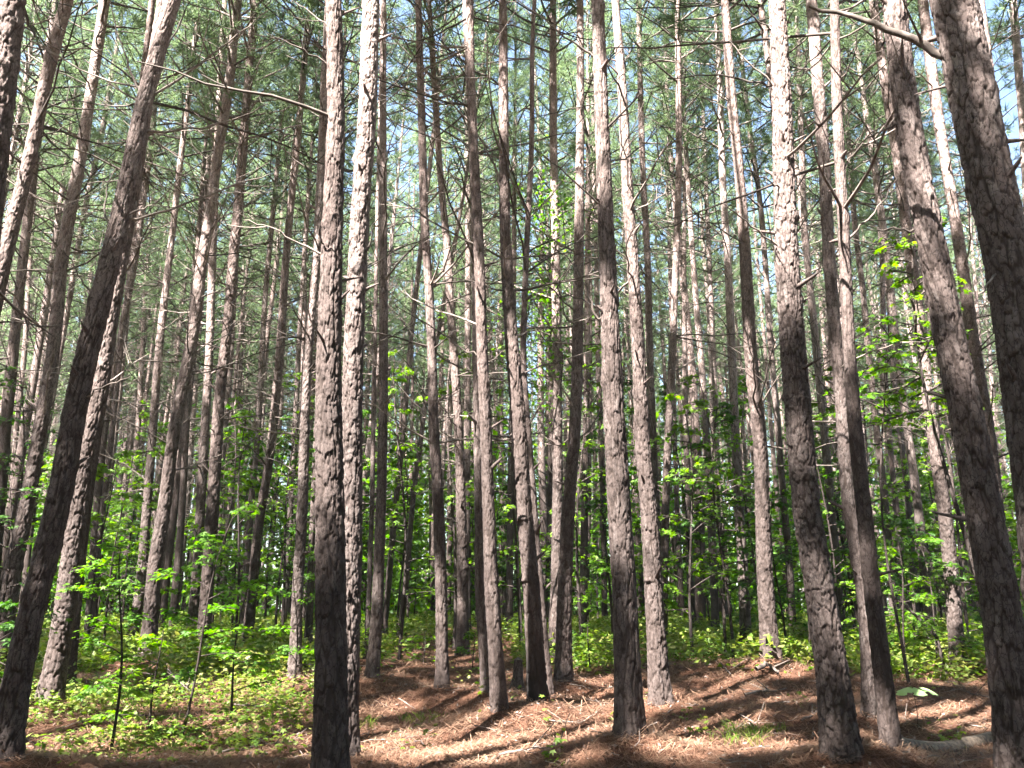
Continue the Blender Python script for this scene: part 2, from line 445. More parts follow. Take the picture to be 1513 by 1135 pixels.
    attr[:, 3] = 1
    return V.reshape(-1, 3), Fq, attr

# ------------------------------------------------------------------ pines measured in the photo
PINES = []
def pine(pts, w0, w1, label, Y=None, lit=(), H=None, charred=0, branches=(), auto=10, crownR=1.9, lowb=3.0, vine=None):
    PINES.append(dict(pts=pts, w0=w0, w1=w1, label=label, Y=Y, lit=lit, H=H, charred=charred, branches=branches, auto=auto, crownR=crownR, lowb=lowb))

exec_table = True
# --- left front
pine([(15,0),(3,100),(-25,350),(-70,750),(-120,1180)], 46, 56, 'thick pine cut by the top left corner of the view', 5.2, [(40,90)], auto=5)
pine([(99,0),(70,106),(49,211),(32,282),(9,370),(-40,600),(-110,1080)], 19, 30, 'curved pine leaving the left edge with one bright sunlit stretch high up', 8.5, [(205,285)], auto=9,
     branches=[[(50,215),(25,240),(0,275)],[(55,205),(90,190),(130,172)]])
pine([(255,0),(215,140),(183,300),(166,370),(115,581),(88,740),(40,932),(10,1087),(2,1150)], 25, 46, 'dark leaning left front pine throwing out three upswept bare limbs near the top', None, [(0,25)], auto=3, lowb=4.5,
     branches=[[(211,142),(188,95),(172,45),(163,0)],[(230,140),(290,100),(340,60),(400,12)],[(213,150),(232,95),(262,40),(282,0)],[(222,195),(290,190),(345,178),(400,152)],[(195,325),(260,308),(330,278),(405,255)],[(165,355),(156,315),(157,280),(172,247)],[(190,318),(220,305),(246,296)],[(134,435),(112,398),(92,365)],[(122,590),(155,570),(195,555)]])
pine([(240,0),(199,270),(160,490),(145,600),(125,670),(118,735),(95,911),(71,1058)], 16, 37, 'bright sunlit leaning pine standing in green ground cover, right behind the dark left front pine', None, [(560,1055)], auto=5)
pine([(155,0),(139,106),(120,229),(100,330),(88,400),(81,511),(53,670),(38,757),(15,860),(5,960)], 16, 26, 'pinkish far left pine whose foot passes behind the dark leaning front pine', 11.5, [(0,150),(640,760)], auto=12)
pine([(225,0),(190,300),(150,600),(130,735),(117,851),(97,1052)], 10, 17, 'narrow dark pine pressed against the right side of the bright left pine', 10.4, auto=4)
pine([(229,148),(222,229),(208,317),(201,388),(187,440),(173,539),(155,617),(148,687),(140,800),(132,930)], 9, 15, 'slim dark pine just right of the dark leaning left front pine', 18, auto=10)
pine([(169,88),(152,194),(123,317),(105,430),(85,540),(67,652),(50,735),(35,880)], 8, 11, 'thin pink pine seen between the pinkish pine at far left and the dark leaning one', 21, [(90,300),(500,700)], auto=10)
pine([(205,300),(180,500),(160,690),(143,823),(135,985)], 8, 11, 'thin sunlit pine behind the right side of the bright left pine', 18, [(600,960)], auto=9)
pine([(50,300),(42,423),(35,546),(25,620),(15,760),(5,900)], 7, 10, 'thin pine in the far left background near the left edge', 22, auto=9)
# --- left middle cluster
pine([(262,280),(252,370),(243,440),(232,546),(225,652),(218,735),(208,876),(190,972)], 10, 17, 'pale leaning pine, leftmost of the clump at left of centre left', 16.5, [(740,960)], auto=12)
pine([(345,60),(338,140),(324,211),(306,352),(299,370),(289,476),(268,581),(254,652),(243,757),(229,823),(218,975)], 14, 24, 'sinuous pine with a kinked trunk, thickest of the left clump', 13.5, [(700,860)], auto=14)
pine([(290,400),(275,600),(261,735),(247,840),(238,960)], 8, 13, 'thin pine just right of the sinuous kinked pine', 19, auto=10)
pine([(300,370),(278,546),(271,722),(264,823),(252,960)], 9, 14, 'thin brown pine, rightmost of the left clump', 18, auto=10)
pine([(322,200),(314,370),(310,511),(300,687),(296,757),(290,860),(283,930)], 11, 17, 'dark straight pine, left one of a crossing pair behind the left shrubs', 16, auto=12)
pine([(374,40),(359,211),(352,317),(345,370),(338,476),(324,581),(314,757),(307,850),(300,960)], 13, 22, 'dark pine, right one of a crossing pair behind the left shrubs', 14.5, auto=14,
     branches=[[(355,280),(375,265),(410,250)]])
pine([(375,300),(352,520),(338,640),(327,735),(321,850),(316,930)], 5, 6, 'very thin whitish pine right of the dark crossing pair', 27, [(560,820)], auto=5)
pine([(405,300),(391,440),(381,652),(370,740),(366,823),(357,930)], 8, 12, 'thin pine with a sunlit lower trunk left of a dark one at left of centre', 20, [(780,910)], auto=10)
pine([(440,200),(423,370),(412,546),(398,687),(381,775),(373,876),(362,978)], 11, 17, 'dark leaning pine between the left clump and the two big front trunks', 15, auto=13)
pine([(415,330),(405,423),(388,546),(377,687),(368,800),(360,900)], 7, 9, 'thin pinkish distant pine leaning right behind the left shrubs', 26, [(440,560)], auto=8)
pine([(455,300),(442,493),(435,650),(430,735),(423,876),(413,978)], 7, 11, 'thin pine with a bright foot left of the two big front trunks', 19, [(850,970)], auto=9)
pine([(480,100),(476,211),(468,388),(458,476),(451,581),(447,757),(439,876),(435,1015)], 12, 20, 'pale pine streaked with sun close beside the left of the two big front trunks', None, [(380,700)], auto=14,
     branches=[[(445,615),(415,600),(385,585)],[(445,650),(415,635),(382,628)],[(442,700),(415,682),(388,675)]])
pine([(482,430),(472,546),(465,722),(458,876),(455,985)], 9, 13, 'thin pale pine half hidden behind the left of the two big front trunks', 16, [(600,800)], auto=8)
# --- the two big front trunks
pine([(493,0),(497,176),(493,282),(490,370),(485,546),(488,757),(489,950),(488,1185)], 26, 58, 'big front pine with black lower trunk, left of the two large trunks touching each other', 5.6, [(60,360)], auto=2, lowb=4,
     branches=[[(477,378),(440,358),(400,337),(358,325)],[(484,375),(474,345),(468,300)],[(485,40),(460,20),(430,0)],[(484,95),(440,70),(392,48)]])
pine([(548,0),(543,176),(534,282),(529,370),(521,546),(518,722),(518,805),(512,982),(508,1125)], 27.5, 42, 'bright sunlit front pine, right of the two large trunks touching each other', 6.7, [(-20,380),(560,830)], auto=2, lowb=4,
     branches=[[(535,375),(532,340),(527,305)],[(545,370),(553,330),(560,318)],[(533,740),(520,742),(505,747)]])
# --- centre left
pine([(566,0),(566,200),(566,388),(567,546),(564,722),(557,911),(549,1017)], 10, 20, 'dark pine right of the two large front trunks with a leafy shrub at its foot', None, auto=14, branches=[[(566,620),(590,632),(620,642)]])
pine([(556,400),(552,600),(550,735),(544,911),(540,1020)], 7, 9, 'thin pale pine stem hugging the left side of the dark pine by the track', 13.0, auto=3)
pine([(640,200),(606,511),(595,652),(585,735),(576,841),(563,985)], 7, 11, 'thin pale leaning pine next to the dark pine beside the track', 17.5, [(690,930)], auto=9)
pine([(665,400),(650,480),(631,575),(617,687),(610,735),(599,876),(584,980)], 7, 10, 'thin dark leaning pine at the head of the track', 18.5, auto=9)
pine([(618,0),(620,70),(624,211),(627,352),(631,370),(638,511),(641,652),(648,735),(652,876),(654,1036)], 11, 21, 'straight pine right of the track with a sunlit band low on its trunk', None, [(425,500),(880,980)], auto=15, branches=[[(618,72),(600,65),(562,64)],[(625,355),(600,362),(550,392),(530,405)]])
pine([(640,100),(652,282),(662,370),(666,476),(673,546),(680,687),(684,876),(684,982)], 9, 20, 'pine with sunlit mid trunk, just behind the straight pine right of the track', 14.3, [(590,760)], auto=13,
     branches=[[(682,775),(660,762),(632,750)],[(682,690),(668,680),(650,676)]])
pine([(690,150),(692,370),(690,722),(690,930)], 9, 13, 'very dark upright pine behind the pines left of the centre', 22, auto=9)
pine([(694,0),(696,141),(703,282),(708,370),(712,511),(717,617),(722,757),(726,876),(740,1077)], 13, 25, 'slender grey pine left of the charred pine, its foot in open pine straw', None, [(440,560)], auto=8,
     branches=[[(698,218),(650,190),(600,160),(560,138)],[(702,525),(670,505),(630,480),(580,450)]])
pine([(690,60),(700,282),(705,581),(708,757),(708,876),(717,982),(722,1046)], 10, 18, 'dark pine almost hidden behind the slender grey pine left of the charred one', None, auto=10)
pine([(760,300),(757,600),(754,770),(752,945)], 8, 13, 'bright distant pine seen in the gap left of the charred pine', 20, [(600,940)], auto=10)
# --- centre
pine([(743,0),(745,282),(747,370),(756,511),(766,617),(772,735),(786,876),(795,1067)], 13, 33, 'pine with a charred black foot in the centre of the view', None, [(120,180),(640,720)], charred=.95, auto=8,
     branches=[[(745,298),(735,255),(715,215),(690,170),(655,60)],[(742,125),(700,105),(660,70),(630,20)],[(742,128),(715,118),(690,95)]])
pine([(790,0),(786,53),(786,211),(777,388),(772,530),(785,700),(800,894),(814,1053)], 7, 14, 'thin crooked pine tucked behind the right side of the charred pine', None, auto=8)
pine([(817,0),(817,176),(821,370),(823,511),(824,617),(824,735),(821,946),(818,992)], 11, 20, 'pine wrapped in climbing green leaves high up, sunlit low down', 13.6, [(600,960)], auto=9)
pine([(857,0),(858,141),(855,388),(853,546),(849,652),(840,735),(833,911),(833,1021)], 11, 26, 'dark pine with a broad pale foot right of the charred pine', None, [(60,300)], auto=12)
pine([(876,200),(872,405),(870,757),(866,900)], 7, 9, 'thin far pine left of the central front pine', 27, auto=8)
pine([(878,250),(881,405),(884,546),(891,722),(893,880)], 8, 10, 'thin sunlit far pine hugging the left side of the central front pine', 24, [(400,720)], auto=8)
pine([(868,400),(866,650),(864,735),(862,932)], 10, 14, 'black far pine in the shade left of the central front pine', 19, auto=9)
pine([(883,0),(888,141),(893,282),(897,370),(904,546),(913,722),(923,876),(931,1113)], 20, 46, 'central front pine with heavily plated bark standing in pine straw', None, [(110,270),(490,660)], auto=3, lowb=4,
     branches=[[(876,83),(840,58),(800,25),(750,-10)],[(880,300),(850,270),(815,240),(780,210)],[(893,95),(910,75),(922,58)],[(880,470),(870,430),(850,395),(818,365)],[(886,455),(850,440),(824,430)]])
pine([(909,0),(920,141),(927,282),(934,370),(944,530),(951,687),(958,735),(966,876),(976,1057)], 13, 33, 'pale sunlit pine with a torn bark scar, right behind the central front pine', None, [(0,90),(300,420),(540,1050)], auto=7,
     branches=[[(925,105),(915,115),(900,125)],[(930,385),(910,370),(897,352)]])
pine([(944,0),(946,141),(951,282),(957,380),(960,530),(965,652),(970,757),(974,960)], 9, 14, 'dark thin pine directly behind the pale pine with the bark scar', 17, auto=10,
     branches=[[(950,175),(965,130),(975,90)],[(955,330),(975,270),(988,205)],[(952,172),(970,165),(985,152)]])
pine([(1001,0),(1003,141),(1003,282),(999,380),(994,511),(987,652),(983,757),(980,911),(978,980)], 9, 15, 'backward curving pine right of the pale pine with the bark scar', 15.5, [(0,110),(380,480)], auto=11)
pine([(1012,200),(1025,405),(1040,581),(1050,740),(1054,850),(1057,928)], 8, 14, 'sunlit far pine leaning left among bright green saplings right of centre', 20, [(390,700)], auto=10)
pine([(990,400),(996,600),(999,735),(1004,841),(1010,934)], 7, 9, 'thin far pine right of the backward curving pine', 25, auto=7)
pine([(1011,250),(1011,405),(1012,617),(1017,735),(1018,841),(1024,928)], 6, 12, 'thin black far pine right of the backward curving pine', 21, auto=8)
pine([(1040,200),(1047,370),(1054,511),(1061,722),(1066,800),(1071,915)], 7, 10, 'thin far pine left of the black pine right of centre', 24, [(380,640)], auto=8)
pine([(1058,0),(1064,141),(1068,282),(1075,370),(1082,546),(1092,757),(1098,841),(1102,950)], 8, 18, 'black shaded pine left of the pale speckled pine on the green bank', 16.5, auto=10)
pine([(1071,0),(1080,141),(1092,247),(1101,370),(1110,546),(1124,652),(1126,735),(1131,876),(1140,987)], 13, 28, 'pale speckled pine on the green bank right of centre', None, [(60,300),(560,985)], auto=9, branches=[[(1068,75),(1040,60),(1000,20)],[(1085,165),(1050,150),(1010,130)]])
pine([(1085,0),(1092,53),(1103,159),(1124,300),(1133,420),(1138,511),(1148,617),(1157,735),(1166,823),(1172,948)], 7, 13, 'thin dark pine right of the pale speckled pine', 19, auto=10)
# --- right front
pine([(1148,0),(1155,141),(1159,282),(1162,378),(1171,511),(1180,617),(1190,745),(1215,894),(1233,1017),(1250,1160)], 28, 56, 'large front pine right of centre, sunlit above and dark rugged bark below', None, [(-20,370)], auto=2, lowb=4,
     branches=[[(1140,128),(1090,116),(1043,109),(983,116)],[(1160,372),(1125,345),(1090,320),(1064,298)],[(1148,50),(1120,30),(1095,5)],[(1145,128),(1120,105),(1090,75),(1075,50)],[(1160,285),(1135,265),(1100,250)]])
pine([(1122,0),(1138,106),(1152,230),(1165,400),(1180,600),(1205,980)], 10, 16, 'dark pine mostly hidden behind the large front pine right of centre', 13, auto=7)
pine([(1178,50),(1183,176),(1189,352),(1205,511),(1215,617),(1226,722),(1235,841),(1244,925)], 8, 14, 'thin pine seen just right of the large front pine right of centre', 17.5, auto=10)
pine([(1199,0),(1210,141),(1219,247),(1224,378),(1233,476),(1242,581),(1254,757),(1272,841),(1282,946),(1287,1090)], 18, 23, 'left one of two crossing slim pines in right front', 7.9, [(600,700),(930,1050)], auto=5,
     branches=[[(1216,242),(1195,228),(1172,215)],[(1228,585),(1210,560),(1190,545)],[(1222,300),(1200,285),(1180,262)]])
pine([(1233,0),(1236,141),(1243,282),(1249,378),(1254,511),(1265,652),(1275,735),(1289,876),(1303,982),(1322,1150)], 14, 30, 'right one of two crossing slim pines in right front, knot low on trunk', None, [(380,470)], auto=6,
     branches=[[(1245,250),(1262,225),(1290,195),(1318,175)],[(1255,355),(1275,330),(1310,290),(1335,250)],[(1240,120),(1262,90),(1270,40)]])
pine([(1254,211),(1264,352),(1275,420),(1282,511),(1293,617),(1310,757),(1316,858),(1320,905)], 8, 13, 'thin pine right of the two crossing slim pines', 18.5, [(560,700)], auto=9)
pine([(1285,200),(1300,300),(1314,405),(1324,511),(1338,617),(1356,740),(1365,841),(1372,890)], 10, 16, 'black shaded pine behind the right hand green thicket', 17.5, auto=10)
pine([(1296,250),(1303,370),(1307,546),(1317,687),(1328,780),(1335,900)], 8, 10, 'thin sunlit far pine left of the black shaded pine by the right thicket', 22, [(380,800)], auto=8)
pine([(1310,400),(1325,600),(1342,735),(1349,841),(1353,900)], 8, 11, 'thin sunlit far pine touching the black shaded pine by the right thicket', 23, [(640,840)], auto=8)
pine([(1290,0),(1310,141),(1328,247),(1342,360),(1360,476),(1374,617),(1395,745),(1405,841),(1416,991)], 13, 24, 'crooked pine with a sunlit patch standing at the edge of the right thicket', None, [(620,700),(780,890)], auto=12)
pine([(1321,0),(1331,106),(1353,247),(1381,379),(1405,511),(1430,617),(1451,745),(1476,876),(1494,1017),(1512,1200)], 37, 64, 'big leaning front pine at right, second from the right edge', 5.0, [(330,420),(20,60)], auto=1, lowb=5,
     branches=[[(1322,185),(1290,200),(1247,230)],[(1325,340),(1300,338),(1280,335)]])
pine([(1363,0),(1381,141),(1398,247),(1416,352),(1441,529),(1458,617),(1469,700),(1490,950)], 16, 22, 'pinkish pine seen between the two big leaning pines at right', 12.5, [(80,330)], auto=9)
pine([(1409,0),(1430,106),(1451,211),(1485,360),(1508,511),(1540,760),(1580,1100),(1592,1260)], 68, 84, 'biggest nearest pine leaning out of the right edge with one long bare limb', 4.2, [(30,90)], auto=0, lowb=6,
     branches=[[(1415,95),(1385,75),(1340,55),(1290,35),(1250,20),(1190,8)],[(1480,395),(1465,410),(1450,435)],[(1495,530),(1480,540),(1466,545)]])
pine([(1448,0),(1458,70),(1475,220),(1500,500),(1530,950)], 13, 18, 'pine half hidden behind the biggest right pine at the top edge', 12, [(0,120)], auto=6)
pine([(1495,-20),(1511,176),(1530,500),(1550,950)], 12, 16, 'thin pine at the top right corner of the view', 15, auto=8)

HERO = []
for i, t in enumerate(PINES):
    pts = t['pts']
    Y = t['Y'] if t['Y'] else ground_hit(*pts[-1])
    ys = np.array([p[1] for p in pts], float); xs = np.array([p[0] for p in pts], float)
    yy = np.arange(ys[0], ys[-1] + 1, 12.0)
    xx = np.interp(yy, ys, xs)
    k = np.ones(9) / 9; xp = np.pad(xx, 4, mode='reflect', reflect_type='odd') if len(xx) > 9 else np.pad(xx, 4, mode='edge')
    xx = np.convolve(xp, k, 'valid')
    ww = np.interp(yy, [ys[0], ys[-1]], [t['w0'], t['w1']])
    P, R = [], []
    for x, y, w in zip(xx, yy, ww):
        p, tt = at(x, y, Y); P.append(p); R.append(w * .88 / 2 / F * tt)
    P = np.array(P)[::-1]; R = np.array(R)[::-1]       # bottom to top
    # down to the ground
    zg = float(gz(P[0, 0], Y))
    if P[0, 2] > zg - .12:
        d = P[min(6, len(P) - 1)] - P[0]; n = int((P[0, 2] - zg + .15) / .1) + 1
        ext = [P[0] + d / d[2] * (-(s + 1) * .1) for s in range(n)]
        P = np.concatenate([np.array(ext)[::-1], P]); R = np.concatenate([np.full(n, R[0]), R])
    keep = P[:, 2] > zg - .16
    P, R = P[keep], R[keep]
    zg = float(gz(np.interp(zg, P[:, 2], P[:, 0]), Y))
    Hh = t['H'] or rng.uniform(18.5, 22.5)
    top = P[-1, 2] - zg
    Hh = max(Hh, min(top + 2.0, 25))
    m = P[:, 2] - zg < Hh - 1.2
    P, R = P[m], R[m]
    # on up to the tip, straightening
    d = P[-1] - P[max(0, len(P) - 14)]; d = d / d[2]
    z = P[-1, 2]; p = P[-1].copy(); rcur = R[-1]; z0 = z; ztip = zg + Hh
    EP, ER = [], []
    while z < ztip - .01:
        z += min(.3, ztip - z + 1e-6)
        f = (z - z0) / max(ztip - z0, .1)
        p = p + np.array([d[0] * (1 - .7 * f), rng.normal() * .04, 1]) * .3; p[2] = z
        EP.append(p.copy()); ER.append(max(rcur * max(1 - f, 0) ** .75, .012))
    P = np.concatenate([P, np.array(EP)]); R = np.concatenate([R, np.array(ER)])
    HERO.append(dict(t=t, Y=Y, P=P, R=R, zg=zg, H=Hh, ztip=ztip))
    for (y0, y1) in (t['lit'] if Y < 17 else ()):
        for y in np.arange(y0, y1 + 1, 14):
            x = np.interp(y, ys, xs); w = np.interp(y, [ys[0], ys[-1]], [t['w0'], t['w1']])
            p, tt = at(x, y, Y)
            add_beam(p, w / 2 / F * tt + (.25 if t['label'].startswith(('bright sunlit', 'pale speckled', 'big front', 'large front')) else .05))

# sunlit ground patches (photo pixels, half width in metres)
for (x, y, r_) in [(90,1062,.45),(60,1080,.35),(390,1010,.6),(420,1030,.6),(340,1040,.5),(440,1015,.45),(380,1060,.4),(300,1030,.4),(530,1100,.35),(560,1085,.3),(600,1105,.35),(640,1125,.35),(540,1128,.35),
                   (700,1108,.22),(660,1020,.25),(740,1000,.3),(620,965,.35),(640,985,.3),(870,985,.4),(860,1005,.4),(990,1055,.35),(1010,1080,.3),(940,1050,.25),(880,1085,.25),(860,1055,.22),(780,1110,.25),(1060,1108,.3),(1160,995,.4),(1190,1000,.35),
                   (1100,1000,.3),(1345,1070,.35),(1430,1066,.4),(1150,1110,.22),(1030,1040,.2),(680,1128,.25),(760,1132,.25),(860,1128,.2),(1010,1125,.25),(450,1120,.25),(1000,960,.4),(1060,955,.4),(510,1055,.3),(580,1045,.2)]:
    Yg = ground_hit(x, y); p, _ = at(x, y, Yg); add_beam(p, r_ * .8)

for (px_, Y_, z_) in [(592,15,4.2),(592,15,2.6),(672,16.2,4.8),(672,16.2,2.8),(770,15.5,5.0),(770,15.5,3.0),(860,15.8,4.4),(860,15.8,2.4),(1020,14.2,3.4),(1020,14.2,1.8),(1068,15.6,4.0),
                      (1235,15.2,3.0),(350,15.4,3.2),(420,17.5,4.0),(160,15,2.4),(1290,17,4.2),(1425,17.5,4.6),(1330,12.4,1.7),(1375,13.4,2.0),(1425,15,2.6),(1295,14,1.6),(820,13.6,8.3),(188,7.6,1.2),(285,8.0,1.5),(355,8.6,.9),(240,8.2,.7),(440,10.5,1.1),(20,7.4,1.1)]:
    add_beam(at(px_, 900, Y_)[0] * np.array([1, 1, 0]) + np.array([0, 0, z_]), .42)

def clear_of(x, y, lst, d):
    return all((x - a) ** 2 + (y - b) ** 2 > d * d for a, b in lst)

BASES = [(h['P'][0, 0], h['Y']) for h in HERO]

# ------------------------------------------------------------------ build the measured pines
def axis_of(P, R, org):
    def fn(z):
        return np.array([np.interp(z + org[2], P[:, 2], P[:, 0]), np.interp(z + org[2], P[:, 2], P[:, 1]), z + org[2]]) - org, float(np.interp(z + org[2], P[:, 2], R))
    return fn

def build_pine(h, label, group=None, auto=8, plated=True, seed=0, branches=(), lowb=3.0, charred=0, crownR=2.05, ntuft=640):
    r = np.random.default_rng(1000 + seed)
    P, R, zg, Y = h['P'], h['R'], h['zg'], h['Y']
    bx = float(np.interp(zg, P[:, 2], P[:, 0])); by = float(np.interp(zg, P[:, 2], P[:, 1]))
    org = np.array([bx, by, zg])
    root = empty('pine_tree', org); tag(root, label, 'pine tree', group)
    dist = max(3.5, math.hypot(bx, by))
    ztip = zg + h['H']
    if plated:
        zvis = min(ztip - .3, CAMZ + Y * .90 + .5)
        step = float(np.clip(dist / 828 * .75, .0065, .03))
        Z = np.arange(P[0, 2], zvis, step * 1.25)
        Pz = np.stack([np.interp(Z, P[:, 2], P[:, k]) for k in range(3)], 1); Rz = np.interp(Z, P[:, 2], R)
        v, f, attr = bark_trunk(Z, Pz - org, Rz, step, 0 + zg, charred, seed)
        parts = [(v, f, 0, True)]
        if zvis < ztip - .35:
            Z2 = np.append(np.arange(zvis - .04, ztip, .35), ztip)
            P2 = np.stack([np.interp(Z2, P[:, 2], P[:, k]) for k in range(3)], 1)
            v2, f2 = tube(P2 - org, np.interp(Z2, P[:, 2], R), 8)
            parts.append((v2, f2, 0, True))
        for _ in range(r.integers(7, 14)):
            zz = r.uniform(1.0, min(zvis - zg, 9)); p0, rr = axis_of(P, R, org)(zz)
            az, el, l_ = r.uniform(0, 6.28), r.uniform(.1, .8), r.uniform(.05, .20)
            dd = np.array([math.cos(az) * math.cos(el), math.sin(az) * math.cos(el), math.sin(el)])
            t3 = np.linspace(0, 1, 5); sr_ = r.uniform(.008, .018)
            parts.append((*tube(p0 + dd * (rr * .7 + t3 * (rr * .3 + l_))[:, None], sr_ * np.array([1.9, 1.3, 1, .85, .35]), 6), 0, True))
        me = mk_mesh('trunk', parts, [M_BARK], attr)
    else:
        Z = np.append(np.arange(P[0, 2], ztip, .25), ztip)
        Pz = np.stack([np.interp(Z, P[:, 2], P[:, k]) for k in range(3)], 1)
        Rz = np.interp(Z, P[:, 2], R) * (1 + .3 * np.exp(-np.maximum(Z - zg, 0) / .2)) * (1 + r.normal(size=len(Z)) * .04)
        v, f = tube(Pz - org, Rz, 11)
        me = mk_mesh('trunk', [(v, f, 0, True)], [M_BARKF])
    link('trunk', me, root)
    fn = axis_of(P, R, org)
    zb = h['H'] * r.uniform(.50, .60)
    # long bare limbs measured in the photo
    for br in branches:
        Q = []
        L_ = len(br)
        a = r.choice([-1, 1]) * r.uniform(.1, .45)
        for k, (x, y) in enumerate(br):
            p, tt = at(x, y, Y + a * k / L_ - (.0 if k else 0)); Q.append(p)
        Q = np.array(Q)
        ln = np.linalg.norm(np.diff(Q, axis=0), axis=1).sum()
        # start on the trunk axis
        ax = np.array([np.interp(Q[0, 2], P[:, 2], P[:, k]) for k in range(3)])
        Q = np.concatenate([[ax * .55 + Q[0] * .45], Q])
        s = np.linspace(0, len(Q) - 1, 16)
        Qs = np.stack([np.interp(s, np.arange(len(Q)), Q[:, k]) for k in range(3)], 1)
        ker = np.array([.25, .5, .25]); Qp = np.pad(Qs, ((1, 1), (0, 0)), mode='edge')
        Qs = np.stack([np.convolve(Qp[:, k], ker, 'valid') for k in range(3)], 1)
        Qs[1:-1] += r.normal(size=(14, 3)) * .008
        pr = float(np.clip(.008 + .0055 * ln, .008, .021))
        if len(br) >= 6: pr = .034
        tt = np.linspace(0, 1, 16)
        bp = [(*tube(Qs - org, pr * (1 - .68 * tt), 7), 0, True)]
        for _ in range(int(ln * 2.2)):
            s0 = r.uniform(.3, .95); q = np.array([np.interp(s0, tt, Qs[:, k]) for k in range(3)]) - org
            dd = r.normal(size=3); dd[2] = abs(dd[2]) * .5; dd /= np.linalg.norm(dd); l2 = r.uniform(.12, .5)
            t3 = np.linspace(0, 1, 4); QQ = q + dd * (t3 * l2)[:, None]; QQ[:, 2] += .15 * l2 * t3 * t3
            bp.append((*tube(QQ, pr * .3 * (1 - .7 * t3) + .001, 4), 0, True))
        link('branch', mk_mesh('branch', bp, [M_DEAD]), root)
    for _ in range(int(auto * 1.5 + .5)):
        zz = r.uniform(lowb, zb + 1.5)
        p0, rr = fn(zz)
        az = r.uniform(0, 6.28); el = math.radians(r.uniform(-12, 42))
        Lb = r.uniform(.6, 2.6) * (1 if zz > 4.5 else .65)
        bp = []
        for _k in range(r.integers(1, 3)):
            for _try in range(5):
                nb_ = dead_branch(p0, az, el, Lb, r.uniform(.008, .016), r, r.integers(2, 6)); az += r.uniform(1.2, 4)
                if carve(nb_[0][0] + org, -.10).all(): break
            bp += nb_; Lb *= r.uniform(.5, 1.1)
        link('branch', mk_mesh('branch', bp, [M_DEAD]), root)
    far = dist > 16
    parts = crown_parts(fn, zb, h['H'], crownR * r.uniform(.9, 1.15), ntuft if dist < 12 else int(ntuft * .72), 24 if dist > 12 else 16, .25, .015 if dist > 12 else .040, r, True, org)
    link('crown', mk_mesh('crown', parts, [M_DEAD, M_NEEDLE]), root)
    return root

for i, h in enumerate(HERO):
    t = h['t']
    build_pine(h, t['label'], None, t['auto'], h['Y'] < 17, i, t['branches'], t['lowb'], t['charred'])

# ------------------------------------------------------------------ neighbouring pines outside the frame whose crowns shade the place
def straight(x, y, H, dbh, lean, r):
    zg = float(gz(x, y))
    Z = np.linspace(zg - .15, zg + H, 40)
    f = (Z - zg) / H
    P = np.stack([x + lean[0] * f * H + .10 * np.sin(f * 7 + x), y + lean[1] * f * H + .10 * np.sin(f * 6 + y), Z], 1)
    R = dbh / 2 * np.clip(1 - f, 0, 1) ** .7 + .01
    return dict(P=P, R=R, zg=zg, Y=y, H=H)

cnt = 0
side_spots = []
for x, y in ((-1.55, -1.15), (1.2, -1.6), (-.5, -2.9), (-3.0, .3), (2.6, .2)):  # unseen pines added so their crowns shade the right front trunks
    h = straight(x, y, 20.5, .26, (0, 0), rng); side_spots.append((x, y)); cnt += 1
    build_pine(h, 'unseen pine added around the viewpoint to shade the front trunks', 'pines around the viewpoint', 2, False, 480 + cnt, crownR=2.6, ntuft=1000, lowb=6.0)
for gxi in np.arange(-16, 13.5, 2.45):
    for gyi in np.arange(-14, 15, 2.45):
        x, y = gxi + rng.uniform(-.7, .7), gyi + rng.uniform(-.7, .7)
        inframe = y > 0 and abs(x) < .66 * y + 1.3
        if inframe or math.hypot(x, y) < 1.7 or not clear_of(x, y, side_spots[:5], 1.6): continue
        if x > 5 and y < -4: continue
        if not clear_of(x, y, BASES + side_spots, 1.9): continue
        for _try in range(12):
            h = straight(x, y, rng.uniform(18.5, 22), rng.uniform(.2, .3), rng.normal(size=2) * .012, rng)
            if carve(h['P'], .0).all(): break
            x, y = x + rng.uniform(-.3, .3), y + rng.uniform(-.3, .3)
        side_spots.append((x, y)); cnt += 1
        lab = 'pine standing just outside the left side of the view' if x < -2 else ('pine standing just outside the right side of the view' if x > 2 else 'unseen pine added around the viewpoint to shade the front trunks')
        build_pine(h, lab, 'pines around the viewpoint', 3, False, 300 + cnt, crownR=2.5, ntuft=950)

# ------------------------------------------------------------------ background pines: a few models copied about
models = []
for k in range(9):
    r = np.random.default_rng(50 + k)
    H = r.uniform(18, 22)
    h = straight(0.0, 0.0, H, .23, r.normal(size=2) * .008, r)
    P, R = h['P'].copy(), h['R']; P[:, 2] -= h['zg']
    Z = np.append(np.arange(-.15, H, .4), H)
    Pz = np.stack([np.interp(Z, P[:, 2], P[:, j]) for j in range(3)], 1)
    v, f = tube(Pz, np.interp(Z, P[:, 2], R) * (1 + r.normal(size=len(Z)) * .04), 9)
    parts = [(v, f, 0, True)]
    fn = axis_of(P, R, np.zeros(3))
    zb = H * r.uniform(.46, .56)
    for _ in range(62):
        zz = r.uniform(2.6, zb + 2.5); p0, rr = fn(zz)
        for (vv, ff, m_, s_) in dead_branch(p0, r.uniform(0, 6.28), math.radians(r.uniform(-12, 45)), r.uniform(.5, 2.2), r.uniform(.009, .016), r, 3):
            parts.append((vv, ff, 1, True))
    tm = mk_mesh('trunk', parts, [M_BARKF, M_DEAD])
    cm = mk_mesh('crown', crown_parts(fn, zb, H, 2.1, 380, 26, .26, .0145, r), [M_DEAD, M_NEEDLE])
    root = empty('pine_tree', (0, 0, -50)); tr = link('trunk', tm, root); cr = link('crown', cm, root)
    models.append((root, tr, cr, False))

